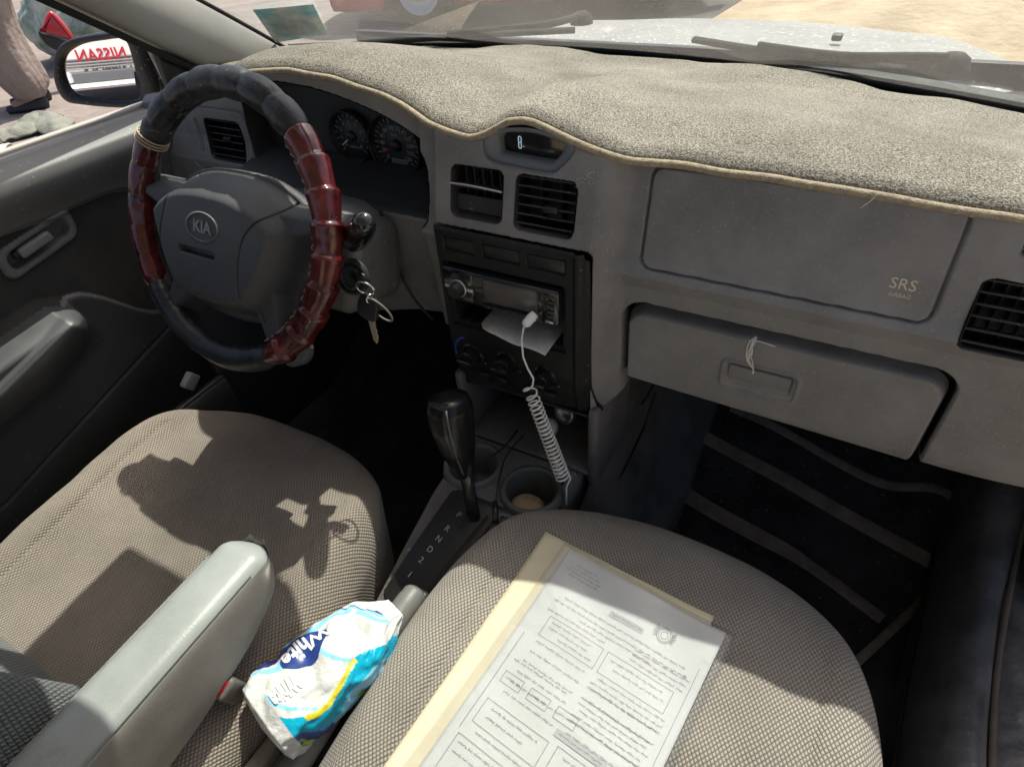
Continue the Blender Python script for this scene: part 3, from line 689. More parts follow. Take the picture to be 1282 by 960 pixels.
be=[e for e in bm.edges if e.is_boundary]; r=bmesh.ops.extrude_edge_only(bm,edges=be)
nv=[v for v in r['geom'] if isinstance(v,bmesh.types.BMVert)]; bmesh.ops.translate(bm,vec=EN*-.018,verts=nv)
bmesh.ops.recalc_face_normals(bm,faces=bm.faces)
hub=obj('hub_pad',bm2me(bm),HUB,sw)
M=FR(WP(0,-.0003,.0360),E1,EN); tk=text('KIA',.0205,.0006,M,bold=.0005)
ov=[WP(.0285*math.cos(a),.0175*math.sin(a),.0362) for a in np.linspace(0,2*PI,60,endpoint=False)]
sub('emblem',join(tk,tube(ov,.0011,8,closed=True)),mat('emblem_grey',(.23,.235,.24),.4),hub)
sub('horn_mark',join(text('\u266a',.012,.0002,FR(WP(-.02,-.020,.0355),E1,EN))),mat('emblem_grey',()),hub,smooth=False)
# column
colm=thing('steering_column','grey steering column shroud with ignition lock behind the steering wheel','steering column',(0,.1,.62))
prof=[]
c0=WC-EN*.03; axis=-EN
P=np.zeros((26,40,3))
for i in range(26):
    s=i/25
    for j in range(40):
        a=2*PI*j/40; ca,sa=math.cos(a),math.sin(a)
        e=.55; w_=.082+.026*math.sin(min(1,s*1.6)*PI/2); h_=.052+.014*s
        x=np.sign(ca)*abs(ca)**e*w_; y=np.sign(sa)*abs(sa)**e*(h_ if sa>0 else h_*1.25)
        x+= .026*s*(1 if ca>0 else 0)
        if s<.06: x*=.9+s*1.6; y*=.9+s*1.6
        P[i,j]=c0+axis*(.16*s)+E1*x+E2*(y-.012)
obj('shroud',gridmesh(P,closeV=True),DASH,colm)
# right cheek with ignition barrel
# wiper stalk
def U0(px,py,Y):
    v_=np.array([[rx.x,-ry.x,-rz.x],[rx.y,-ry.y,-rz.y],[rx.z,-ry.z,-rz.z]])@np.array([px-641,py-480,782.66]); return CW+Vector(v_)*((Y-CW.y)/v_[1])
sa,sb_=Vector((.100,.06,.668)),Vector((.140,.008,.680))
ck=join(box((.095,.105,.612),(.088,.12,.115),.020,5,Matrix.Rotation(R(-12),3,'X')))
obj('lock_housing',ck,GRY,colm)
LK=U0(441,347,.040); LN=Vector((.18,-1,.30)).normalized()
obj('ignition_lock',join(lathe([(.0235,-.004),(.0235,.002),(.0215,.004),(.0195,.004),(.0185,.001),(.0165,.001),(.0155,.005),(.0125,.007),(.011,.004),(0,.004)],40,FR(LK,(1,0,0),LN))),BLKD,colm,angle=40)
obj('wiper_stalk',join(tube(catmull([(.09,.10,.655),U0(438,305,.06),U0(443,300,.05)],6),.0085,12),tube(catmull([U0(440,305,.055),U0(446,296,.04),U0(455,282,.02),U0(458,275,.012)],6),[.0095,.010,.0125,.0145,.0155,.016,.0165,.0165,.0165,.016,.0155,.0150,.0145,.014,.013,.012,.010,.008,.004],18)),GLS,colm)
obj('lower_link',join(tube([(0,.2,.55),(0,.45,.30)],.022,14),box((-.06,.22,.56),(.30,.10,.10),.02)),BLK,colm)
# key bunch
kb=thing('key_bunch','car key in the ignition with a ring and a second key hanging from it','keys',LK)
obj('ignition_key',join(plate(smooth_poly([(-.006,.004),(.006,.004),(.009,.016),(.007,.026),(-.007,.026),(-.009,.016)],3),.005,FR(LK+LN*.004+Vector((-.0025,0,0)),(0,0,1),(1,0,0))@Matrix.Rotation(PI/2,4,'X')@Matrix.Rotation(0,4,'Y'),.0015)),BLK,kb)
ring=lambda c,r,x,n,th=.0009:tube([Vector(c)+Vector(x).normalized()*r*math.cos(a)+Vector(n).normalized()*r*math.sin(a) for a in np.linspace(0,2*PI,40,endpoint=False)],th,8,closed=True)
KC=U0(458,361,.012)
obj('split_ring',join(ring(KC,.0115,(1,.2,0),(0,-.3,1)),ring(KC+Vector((.0,-.0012,.0004)),.0112,(1,.2,0),(0,-.3,1))),CHR,kb)
obj('chain_link',ring(U0(464,374,.010),.0055,(.3,1,0),(0,0,1)),CHR,kb)
KH=U0(461,386,.008)
Mk=FR(KH,(1,.1,0),(0,-1,.3))@Matrix.Rotation(R(-14),4,'Z')
k2=obj('key_head',plate(smooth_poly([(-.013,-.012),(.012,-.013),(.015,.0),(.012,.014),(.004,.018),(-.006,.018),(-.014,.012)],4),.006,Mk@Matrix.Translation((0,0,-.003)),.0018,3),BLK,kb)
Mk2=FR(KH,(1,.1,0),(0,-1,.3))@Matrix.Rotation(R(16),4,'Z')
bl=[(-.0045,-.011),(-.0045,-.040),(-.001,-.045),(.002,-.042),(.0042,-.036),(.003,-.033),(.0046,-.029),(.0032,-.026),(.0046,-.022),(.0046,-.011)]
obj('key_blade',plate(bl,.002,Mk2@Matrix.Translation((0,0,-.001)),.0003,1),BRASS,kb,smooth=False)
obj('key_fob',ring(U0(475,388,.012),.017,(.55,.1,-.3),(.1,-.3,1),.0013),mat('grey_cord',(.20,.18,.15),.7,bump=.5),kb)
#PART2END
Rm=np.array([[rx.x,-ry.x,-rz.x],[rx.y,-ry.y,-rz.y],[rx.z,-ry.z,-rz.z]]); Cn=np.array(CW)
def ray(px,py): return Rm@np.array([px-641,py-480,782.66])
def U(px,py,ax,val):     # where the sight line of a measured pixel meets a known plane of the car
    d_=ray(px,py); i='XYZ'.index(ax); return Vector(Cn+d_*((val-Cn[i])/d_[i]))
# ------------------------------------------------------------------ floor
def floorz(y): return .015+max(0,(y-.34))*.62
def UF(px,py,h=0):
    d_=ray(px,py); d_=d_/np.linalg.norm(d_); s=.3
    while s<3:
        p=Cn+d_*s
        if p[2]<floorz(p[1])+h: return Vector(p)
        s+=.002
    return Vector(p)
P=np.zeros((60,60,3))
for i,x in enumerate(np.linspace(-.44,1.08,60)):
    for j,y in enumerate(np.linspace(-.75,.86,60)): P[i,j]=(x,y,floorz(y)+.004*mn.noise(Vector((x*5,y*5,0))))
tag(obj('cabin_floor',gridmesh(P,flip=True),CARP),'black dusty carpet on the cabin floor',None,kind='structure')
# passenger floor mat
pm=thing('floor_mat','black passenger floor mat with brown piping stripes below the glove box','floor mat',(.75,.4,.03),'rubber backed floor mats')
def drape(pxs,n=10,h=.012):
    pts=[]
    for a,b in zip(pxs[:-1],pxs[1:]):
        for k in range(n): pts.append(UF(a[0]+(b[0]-a[0])*k/n,a[1]+(b[1]-a[1])*k/n,h))
    pts.append(UF(*pxs[-1],h)); return pts
L_=drape([(925,440),(889,508),(820,600),(770,668),(700,760)],16); R_=drape([(1262,560),(1204,628),(1196,688),(1158,745),(1050,860)],16)
P=np.zeros((len(L_),50,3))
for i,(a,b) in enumerate(zip(L_,R_)):
    for j,t_ in enumerate(np.linspace(0,1,50)):
        p=a.lerp(b,t_); P[i,j]=(p.x,p.y,floorz(p.y)+.012+.003*mn.noise(Vector((p.x*9,p.y*9,1))))
o=obj('pile',gridmesh(P,flip=False),MATC,pm)
def band(pxs,wd=.010):
    c=catmull([UF(*p,.016) for p in pxs],8); return tube([Vector((p.x,p.y,floorz(p.y)+.0145+.003*mn.noise(Vector((p.x*9,p.y*9,1))))) for p in c],wd,10,sx=.28,sy=1)
def bandf(c,wd):
    vs=[];pts,T,N=frames(c)
    rows=[]
    for p,t_ in zip(pts,T):
        s_=t_.cross(Vector((0,0,1))).normalized(); ro=[]
        for k in (-1,-.7,0,.7,1):
            q=p+s_*wd*k; ro.append((q.x,q.y,floorz(q.y)+.0165+.0025*(1-k*k)+.003*mn.noise(Vector((q.x*9,q.y*9,1)))))
        rows.append(ro)
    return gridmesh(np.array(rows))
for pts,wd in (([(872,542),(940,578),(1050,640),(1165,705)],.011),([(825,598),(890,640),(1000,700),(1105,775)],.012),([(915,510),(960,530),(1050,580),(1110,608),(1170,612),(1200,632),(1203,665),(1190,705),(1160,745),(1095,808),(1060,840)],.007),([(895,500),(860,548),(815,605),(778,655)],.006)):
    obj('piping',bandf(catmull([UF(*p,.016) for p in pts],8),wd),MATB,pm)
# driver floor mat
P=np.zeros((30,30,3))
for i,x in enumerate(np.linspace(-.27,.20,30)):
    for j,y in enumerate(np.linspace(-.05,.62,30)): P[i,j]=(x,y,floorz(y)+.012+.004*mn.noise(Vector((x*9,y*9,4))))
tag(obj('floor_mat',gridmesh(P,flip=True),MATC),'plain dusty black floor mat in the driver footwell','floor mat','rubber backed floor mats')
for nm,c,s in (('accelerator_pedal',(.17,.50,.17),(.05,.012,.13)),('brake_pedal',(.03,.47,.19),(.11,.012,.06))):
    o=tag(obj(nm,join(box(c,s,.005,2,Matrix.Rotation(R(-35),3,'X')),tube([(c[0],c[1]+.01,c[2]),(c[0],c[1]+.10,c[2]+.25)],.008,8)),RUB,angle=35),('tall narrow black pedal beside the tunnel' if 'acc' in nm else 'wide black rubber pedal left of the tall one'),'pedal','pedals')
# lint on the floor mats: crumbs
cr=[]
for k in range(150):
    px,py=random.uniform(830,1180),random.uniform(520,820)
    p=UF(px,py,.02)
    if p.x<.5 or p.x>1: continue
    cr.append(box((p.x,p.y,floorz(p.y)+.0185),(.0022*random.random()+.0008,.0016*random.random()+.0008,.001),0,1,Matrix.Rotation(random.random()*3,3,'Z')))
tag(obj('crumbs',join(*cr),mat('crumb',(.24,.22,.19),.9),None,False),'pale grit scattered over the passenger floor mat',None,kind='stuff')
# ------------------------------------------------------------------ centre console
con=thing('centre_console','grey centre console with two cup holders and automatic gear gate between the seats','centre console',(.33,-.1,.1))
def ctop(y): return float(np.interp(y,[-.75,-.45,-.22,-.10,.0,.12,.2],[.20,.205,.235,.285,.318,.328,.335]))
def cw(y): return float(np.interp(y,[-.75,-.12,.02,.12],[.055,.060,.088,.098]))
def ccx(y): return float(np.interp(y,[-.75,-.12,.02,.12],[.300,.312,.335,.343]))
def stack(ys,prof):
    rows=[]
    for y in ys:
        c,w_,z=ccx(y),cw(y),ctop(y); rows.append([(c+px*w_*1+ (0.02*px if pz>.8 else 0),y,z-pz*(z-.02)) for px,pz in prof])
    return np.array(rows)
prof=[(-1.0,1),(-1,.5),(-1,.12),(-.97,.03),(-.90,0)]+[(k,0.0) for k in np.linspace(-.8,.8,40)]+[(.90,0),(.97,.03),(1,.12),(1.03,.5),(1.06,1)]
ys=np.linspace(-.75,.36,230)
P=stack(ys,prof)
CUPS=[(.2845,.062),(.3875,.056)]
for i in range(P.shape[0]):
    for j in range(4,P.shape[1]-4):
        x,y,z=P[i,j]
        for cx,cy in CUPS: 
            r_=math.hypot(x-cx,y-cy)
            if r_<.0425: P[i,j,2]-=.012
        if y>.115: P[i,j,2]-=.010
# cut cup holes by removing verts inside
me=gridmesh(P,flip=False); bm=bmesh.new(); bm.from_mesh(me)
bmesh.ops.delete(bm,geom=[v for v in bm.verts if any(math.hypot(v.co.x-cx,v.co.y-cy)<.0405 for cx,cy in CUPS) and v.co.z>.25],context='VERTS')
obj('console_shell',bm2me(bm),GRY,con,angle=50)
for k,(cx,cy) in enumerate(CUPS):
    zt=.3285
    cu=obj('cup_holder',lathe([(.0475,-.013),(.0455,-.001),(.0425,.001),(.0385,.0),(.0368,-.004),(.035,-.06),(.034,-.065),(.0,-.066)],48,Matrix.Translation((cx,cy,zt))),GRY if k==0 else mat('console_grey_green',(.085,.09,.082),.55,bump=.3,bscale=600,bdist=.0006,var=.2),con)
    cu.data.flip_normals()
# pocket walls under the fascia
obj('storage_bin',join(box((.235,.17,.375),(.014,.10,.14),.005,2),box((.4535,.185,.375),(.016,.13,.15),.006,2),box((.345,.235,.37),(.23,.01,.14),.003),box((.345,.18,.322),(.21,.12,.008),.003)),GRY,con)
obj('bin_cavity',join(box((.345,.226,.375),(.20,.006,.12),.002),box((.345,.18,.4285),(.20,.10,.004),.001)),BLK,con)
obj('power_socket',join(lathe([(.0165,-.004),(.0165,.004),(.013,.006),(.012,-.01),(0,-.012)],28,FR((.398,.150,.402),(1,0,0),(-.15,-1,.25)))),mat('socket_metal',(.3,.3,.3),.3,metal=.8),con)
obj('socket_lid',lathe([(.0,.012),(.010,.012),(.0135,.010),(.0145,.006),(.0145,0),(0,0)],28,FR((.386,.125,.392),(1,0,0),(-.2,-1,.4))),mat('clear_grey_plastic',(.28,.28,.27),.25,coat=.3),con)
# gear gate
gp=[(.262,-.150),(.270,-.158),(.352,-.158),(.360,-.150),(.388,-.035),(.386,.004),(.376,.012),(.292,.012),(.282,.006)]
def surf(me,lift): 
    for v in me.vertices: v.co.z+=ctop(v.co.y)+lift
    return me
def densepoly(poly,th,lift):
    bm=bmesh.new(); bm.from_mesh(plate(poly,th,None,.0015,2))
    bmesh.ops.bisect_plane
    for yy in np.linspace(-.15,.0,12): bmesh.ops.bisect_plane(bm,geom=bm.verts[:]+bm.edges[:]+bm.faces[:],plane_co=(0,yy,0),plane_no=(0,1,0))
    return surf(bm2me(bm),lift)
gt=obj('gear_gate',densepoly(gp,.005,.0),BLK,con,angle=35)
sl=[(.3165,-.140),(.3245,-.141),(.357,-.012),(.350,-.008)]
sub('gate_slot',densepoly(sl,.0008,.0048),mat('slot_black',(.004,.004,.004),.6),gt,angle=35)
sub('gate_rib',densepoly([(.331,-.140),(.334,-.1405),(.366,-.010),(.3625,-.010)],.003,.0045),GLS,gt,angle=35)
ls=[]
for ch,y in zip('PRND21',(-.024,-.047,-.064,-.081,-.098,-.120)):
    x=.316+ (y+.07)*.25-.016
    M=Matrix.Translation((x,y,ctop(y)+.0062))@Matrix.Rotation(R(-12),4,'Z')@Matrix.Rotation(R(18),4,'X'); ls.append((ch,text(ch,.0125,.0002,M)))
for ch,m_ in ls: sub('gate_letter',m_,mat('gate_print',(.42,.42,.42),.6),gt,smooth=False)
obj('lock_button',join(box((.3785,-.012,ctop(-.012)+.009),(.010,.013,.016),.002)),BLK,con,angle=35)
obj('rear_tray',join(box((.300,-.50,.232),(.10,.28,.02),.006),box((.262,-.40,.25),(.02,.30,.03),.006)),mat('console_beige',(.34,.32,.27),.6,bump=.3,var=.1),con)
obj('handbrake_slot',box((.318,-.26,.262),(.030,.26,.02),.006,2,Matrix.Rotation(R(9),3,'X')),BLK,con)
tag(obj('socket_cable',tube(catmull([U(648,538,'Y',.14),U(630,560,'Y',.10),U(600,585,'Z',.345),U(590,620,'Z',.34),U(575,660,'Z',.315)],8),.0016,8),BLK),'thin black cable running from the socket over the left cup holder','cable')
tag(obj('black_plug_cable',join(tube(catmull([U(655,545,'Y',.13),U(634,570,'Z',.345),U(625,600,'Z',.345),U(620,630,'Z',.338)],8),.0014,8),tube([U(620,628,'Z',.340),U(620,652,'Z',.332)],.0045,10)),BLK),'short black cable with a plug lying beside the gear gate','cable')
# things in the cup holders
bm=bmesh.new(); bmesh.ops.create_icosphere(bm,subdivisions=4,radius=1)
for v in bm.verts:
    n_=1+.10*mn.noise(v.co*1.6)+.03*mn.noise(v.co*6); v.co=Vector((v.co.x*.0265*n_,v.co.y*.021*n_,v.co.z*.014*n_))+Vector((.3835,.050,.2895))
tag(obj('brown_lump',bm2me(bm),PALE),'round tan lump lying in the right cup holder','lump')
P=np.zeros((14,14,3))
for i in range(14):
    for j in range(14): P[i,j]=(.293+(i-7)*.0022,.040+(j-7)*.0018,.290+.006*mn.noise(Vector((i*.5,j*.5,2))))
me=gridmesh(P,matf=np.array([[1 if 4<=i<=8 and 3<j<9 else 0 for j in range(14)] for i in range(14)])); o=obj('wrapper',me,[mat('wrapper_white',(.6,.62,.65),.4),mat('wrapper_blue',(.03,.15,.45),.4)]); m=o.modifiers.new('s','SOLIDIFY'); m.thickness=.001
tag(o,'small crumpled white and blue wrapper in the left cup holder','wrapper')
# gear lever
gl=thing('gear_lever','glossy black automatic gear lever with its bulky grip','gear lever',(.33,-.01,.32))
A0=Vector((.335,-.018,.322)); A1=Vector((.3165,.004,.425)); A2=Vector((.300,.010,.507))
obj('shaft',tube(catmull([A0-Vector((0,0,.02)),Vector((.328,-.012,.36)),Vector((.3215,-.004,.40)),Vector((.318,.0,.43))],6),[.0105]*6+[.010]*6+[.012]*7,16,sx=1,sy=.8),GLS,gl)
P=np.zeros((40,36,3)); B=Vector((.3215,-.004,.385)); Tp=Vector((.300,.012,.508)); ax_=(Tp-B).normalized(); xd=Vector((1,-.25,0)); xd=(xd-ax_*xd.dot(ax_)).normalized(); yd_=ax_.cross(xd)
for i in range(40):
    s=i/39; wx=np.interp(s,[0,.12,.35,.65,.85,.95,1],[.010,.014,.022,.0285,.0295,.026,.0]); wy=np.interp(s,[0,.12,.35,.65,.85,.95,1],[.010,.014,.023,.028,.028,.024,.0])
    z=s if s<.95 else .95+(s-.95)*.75
    for j in range(36):
        a=2*PI*j/36; ca,sa=math.cos(a),math.sin(a); e=.72
        wx_=wx*.92; P[i,j]=B+ax_*(z*.132)+xd*(np.sign(ca)*abs(ca)**e*wx_)+yd_*(np.sign(sa)*abs(sa)**e*wy-.004*math.sin(s*PI))
gr=obj('grip',gridmesh(P,closeV=True,flip=True),mat('grip_black',(.006,.0065,.007),.25,spec=.35,coat=.1,var=.2,vscale=30,speck=((.06,.06,.06),200,.7)),gl)
sub('grip_cap',tube([B+ax_*(.132*s)+xd*(np.interp(s,[0,.12,.35,.65,.85,.95],[.010,.014,.022,.0285,.0295,.026])*.72)-yd_*(np.interp(s,[0,.12,.35,.65,.85,.95],[.010,.014,.023,.028,.028,.024])*.86) for s in np.linspace(.1,.93,12)],.0013,8),mat('grip_seam',(.10,.10,.10),.3),gr)
obj('release_button',box(B+ax_*.098-xd*.030,(.008,.012,.020),.003,3),mat('grey_button',(.16,.16,.16),.4),gl)
# handbrake
hb=thing('handbrake','grey handbrake lever lying between the seats','handbrake',(.32,-.2,.25))
obj('grip',tube(catmull([(.318,-.148,.296),(.3185,-.160,.297),(.316,-.22,.292),(.312,-.30,.285),(.31,-.40,.265)],6),[.010]+[.0165]*5+[.0175]*7+[.016]*12,20),mat('handbrake_grey',(.15,.15,.145),.45,bump=.3,var=.1),hb)
obj('end_button',tube([(.318,-.149,.2965),(.318,-.140,.2975)],.008,16),GRY,hb)
# coiled charger cable
cc=thing('charging_cable','white braided charging cable with a stretched coil hanging from the car stereo','cable',(.4,.1,.5))
WC_=mat('white_braid',(.78,.77,.74),.7,bump=.7,bscale=700,bdist=.001,var=.2,vscale=300)
p0,p1=U(670,393,'Y',.104),U(656,408,'Y',.088)
obj('plug',tube([p0,p0.lerp(p1,.3),p0.lerp(p1,.8),p1],[.0055,.0062,.0058,.0035],14),mat('white_plastic',(.75,.75,.73),.4),cc)
pa=[p1,U(653,425,'Y',.084),U(655,447,'Y',.082),U(661,462,'Y',.080),U(668,474,'Y',.076)]
ca0,ca1=U(661,482,'Y',.078),U(706,600,'Y',.072)
turns=22; n_=turns*16; dirc=(ca1-ca0); dn=dirc.normalized(); ux=Vector((1,0,0)); ux=(ux-dn*ux.dot(dn)).normalized(); uy=dn.cross(ux)
for k in range(n_+1):
    s=k/n_; adv=np.interp(s,[0,.06,.15,.3,1],[0,.12,.22,.36,1]); a=2*PI*turns*s+.2; r_=np.interp(s,[0,.1,1],[.008,.0082,.0098])
    pa.append(ca0+dirc*adv+ux*math.cos(a)*r_+uy*math.sin(a)*r_)
pa+=[ca1+Vector((.006,-.004,-.008)),ca1+Vector((.008,-.01,-.04))]
obj('coiled_lead',tube(pa,.0013,8),WC_,cc)
# ------------------------------------------------------------------ seats
def cushion(cx,yf,yb,a,zf,slope,name,m,parent,h=.15,bol=.014,seed=0,seamx=.70):
    nu,nv=260,110; b=(yf-yb)/2; cy=(yf+yb)/2; P=np.zeros((nu,nv,3)); UVs=np.zeros((nu,nv,2))
    for i in range(nu):
        th=2*PI*i/nu; c_,s_=math.cos(th),math.sin(th); nexp=3.3 if s_<0 else 2.75
        ro=1/((abs(c_)**nexp+abs(s_)**nexp)**(1/nexp)); L=0; last=None
        for j in range(nv):
            t_=j/(nv-1)
            if t_<.7: rho=t_/.7*.86; dz=.006*(rho/.86)**2
            elif t_<.88:
                q=(t_-.7)/.18*PI/2; rho=.86+.14*math.sin(q); dz=.006+.045*(1-math.cos(q))
            else:
                q=(t_-.88)/.12; rho=1-.03*q; dz=.051+h*q
            x=ro*c_*a*rho; y=ro*s_*b*rho
            nx_=abs(x)/a; bz=bol*math.exp(-((nx_-.80)/.13)**2)*(1 if t_<.8 else 1)
            fr=max(0,(y/b-.55))/.45; dz2=.030*fr**2
            z=zf+slope*(y+cy-yf)+bz-dz-dz2
            g=.0035*math.exp(-((nx_-seamx)/.012)**2)*(1 if t_<.7 else 0)*(1 if y/b<.72 else 0)
            z-=g
            z+=.0045*mn.noise(Vector((x*7+seed,y*7,seed)))+ .0018*mn.noise(Vector((x*24+y*9+seed,y*22,seed)))
            # lengthwise creases on the outer side bolster
            if nx_>.6 and x<0: z+=.004*math.sin((x*1.2+y*.35)*95+2*mn.noise(Vector((x*9,y*9,3))))*sstep(np.array(nx_),.6,.8)*max(0,min(1,(.1-y)*4))
            p=(cx+x,cy+y,z); P[i,j]=p
            if last is not None: L+=math.dist(p,last)
            last=p; l2=math.hypot(c_*ro*a,s_*ro*b) or 1
            UVs[i,j]=(L*(ro*c_*a)/l2,L*(ro*s_*b)/l2)
    me=gridmesh(P,closeU=True,uv=UVs,flip=True)
    return obj(name,me,m,parent)
def backrest(cx,a,yb,z0,z1,lean,th,bolf,m,parent,seed=0,cf=0):
    nu,nv=120,110; P=np.zeros((nu,nv,3)); UVs=np.zeros((nu,nv,2))
    for i in range(nu):
        s=i/(nu-1); z=z0+(z1-z0)*s; wf=a*(1-.10*s)*min(1,(.35+.65*math.sin(min(1,s*7)*PI/2)))*min(1,(.15+.85*math.sin(min(1,(1-s)*5)*PI/2))) 
        tf=th*min(1,.2+.8*math.sin(min(1,s*8)*PI/2))*min(1,.1+.9*math.sin(min(1,(1-s)*6)*PI/2))
        for j in range(nv):
            q=2*PI*j/nv; c_,s_=math.cos(q),math.sin(q); e=.5
            x=np.sign(c_)*abs(c_)**e*wf; y=np.sign(s_)*abs(s_)**e*tf
            nx_=abs(x)/max(wf,.01)
            if s_>0: y+=bolf*math.exp(-((nx_-.80)/.17)**2)*math.sin(min(1,s*3)*PI/2)*(s_**.3)*(1-.5*s)
            P[i,j]=(cx+x,yb+y-lean*(z-z0),z)
    d1=np.linalg.norm(P-np.roll(P,1,1),axis=2); d1[:,0]=0; UVs[:,:,0]=np.cumsum(d1,1)
    UVs[:,:,0]-=UVs[:,27:28,0]
    d2=np.linalg.norm(P-np.roll(P,1,0),axis=2); d2[0]=0; UVs[:,:,1]=np.cumsum(d2,0).mean(1)[:,None]
    return obj('backrest',gridmesh(P,closeV=True,uv=UVs,flip=True),m,parent)
ds=thing('driver_seat','driver seat in worn brown grey mesh cloth patched with sunlight, with a fold down armrest','car seat',(-.04,-.3,.03),'front car seats')
cushion(-.026,.020,-.60,.278,.363,.15,'seat_cushion',SEAT,ds,seed=3,bol=.018)
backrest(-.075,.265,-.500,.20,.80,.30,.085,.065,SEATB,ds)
ps=thing('passenger_seat','passenger seat in light woven cloth, papers lying on its cushion','car seat',(.615,-.3,.03),'front car seats')
cushion(.605,.098,-.58,.274,.354,.10,'seat_cushion',SEATP,ps,seed=9,bol=.010)
backrest(.635,.262,-.478,.22,.80,.24,.085,.10,SEATP,ps)
for par,cx in ((ds,-.04),(ps,.615)):
    obj('seat_base',join(box((cx,-.30,.12),(.40,.46,.14),.03,3)),BLKD,par)
    for dx in (-.19,.19): obj('seat_rail',box((cx+dx,-.25,.035),(.035,.62,.03),.004),BLK,par)
# armrest on the driver seat
f0=U(302,676,'Z',.462); P=np.zeros((60,40,3)); ARL=.36
ad=Vector((.085,-1,.03)).normalized(); aside=Vector((1,.085,0)).normalized(); aup=aside.cross(ad)*-1
aup=Vector((0,.03,1)).normalized()
org=Vector((.187,-.238,.425))
for i in range(60):
    s=(i/59)**1.6
    for j in range(40):
        q=2*PI*j/40; c_,s_=math.cos(q),math.sin(q)
        wx=.0345*(1 if s>.0 else 1); top=.034; bot=.045+.055*math.sin(min(1,s*1.6)*PI/2)
        k=math.sin(min(1,s/.085)*PI/2)**.8 if s<.085 else 1
        k=max(k,.0)
        x=np.sign(c_)*abs(c_)**.55*wx*(.25+.75*k); z=np.sign(s_)*abs(s_)**.6*(top if s_>0 else bot)*(.15+.85*k)
        z-= .035*max(0,1-s/.25)**2*(0 if s_>0 else -1)*.8
        P[i,j]=org+ad*(s*ARL-.004)+aside*x+aup*(z)
P[0,:]=P[0,:].mean(0)
mi=np.zeros((60,40),int)
for j in range(40):
    q=2*PI*j/40
    if math.sin(q)<.55 and math.cos(q)>-.9: mi[:,j]=1
    if math.sin(q)<0: mi[:,j]=1
arm_=obj('armrest',gridmesh(P,closeV=True,flip=True,matf=mi),[ARML,ARMS],ds)
for sg in (0.61,2.53):
    ln=[Vector(P[i,int(round(sg/(2*PI)*40))%40]) for i in range(16,60)]
    sub('piping',tube([p+ (Vector((0,0,.0006))) for p in ln],.0015,8),mat('arm_piping',(.20,.21,.20),.5),arm_)
# belt buckle
bk=thing('seat_belt_buckle','grey seat belt buckle with a red press button beside the driver seat','seat belt buckle',(.235,-.36,.22))
bb=U(284,858,'Z',.325); rt=Matrix.Rotation(R(14),3,'X')@Matrix.Rotation(R(12),3,'Y')
obj('housing',box(bb,(.040,.026,.075),.005,3,rt),BUCK,bk)
obj('release_button',box(bb+rt@Vector((0,-.001,.0365)),(.031,.018,.007),.0015,2,rt),CLAMP,bk)
obj('stem',tube([bb+rt@Vector((0,0,-.03)),bb+rt@Vector((0,-.01,-.13))],.012,10,sx=1,sy=.4),BLK,bk)
# ------------------------------------------------------------------ tissue pack
tp=thing('tissue_pack','crumpled white, turquoise and yellow soft pack of tissues lying over the handbrake','tissue pack',(.295,-.27,.31))
def packcol(u,v):
    W_=(.60,.61,.60); C=(.0,.36,.55); N_=(.035,.05,.25); Yl=(.62,.55,.03); LB=(.25,.6,.8)
    # u: 0 near end -> 1 far end ; v: around
    t_=v+.10*math.sin(u*7)+.35*(u-.5)
    t_=t_%1.0
    if u<.10: return (.60,.61,.61)
    if u>.90: return (.62,.63,.62)
    dg=(u*2.6+v*3.1)%1.0
    if .0<dg<.07 and .12<t_<.9: return LB
    if .07<dg<.11 and .36<t_<.9: return N_
    if .30<dg<.42 and .60<t_<.95: return (.30,.42,.05)
    if t_<.09: return C
    if t_<.12: return Yl if .2<u<.6 else C
    if t_<.30: return W_
    if t_<.335: return LB
    if t_<.36: return W_
    if t_<.44: return N_ if u<.6 else W_
    if t_<.54: return Yl if u<.75 else W_
    if t_<.66: return W_
    if t_<.70: return N_
    if t_<.74: return C
    if t_<.90: return W_
    return LB if u>.3 else N_
NU,NV=150,150; P=np.zeros((NU,NV,3)); colr=np.zeros((NU,NV,4))
pa_=Vector((.270,-.362,.312)); pb_=Vector((.320,-.185,.322)); pax=(pb_-pa_).normalized(); psd=pax.cross(Vector((0,0,1))).normalized(); pup=psd.cross(pax)
def packpt(u,q,off=0):
    c_,s_=math.cos(q),math.sin(q)
    w_=.052*np.interp(u,[0,.02,.10,.5,.8,.93,1],[.74,.90,1,1.02,.86,.42,.30]); h_=.034*np.interp(u,[0,.02,.10,.5,.8,.93,1],[.74,.95,1.05,1,.8,.35,.18])
    x=np.sign(c_)*abs(c_)**.65*w_; z=np.sign(s_)*abs(s_)**.7*h_
    n_=.0045*mn.noise(Vector((u*7,c_*1.8,s_*1.8)))+.0022*mn.noise(Vector((u*18+c_*3,c_*5,s_*5)))
    n_+=-.0035*abs(math.sin(u*9+c_*2.5+1.2))**4
    f=1+(n_+off)/max(.012,math.hypot(x,z))
    return pa_+pax*(u*.185)+psd*x*f+pup*z*f
for i in range(NU):
    for j in range(NV):
        u=i/(NU-1); q=2*PI*j/NV; P[i,j]=packpt(u,q); colr[i,j]=(*packcol(u,j/NV),1)
me=gridmesh(P,closeV=True,flip=True)
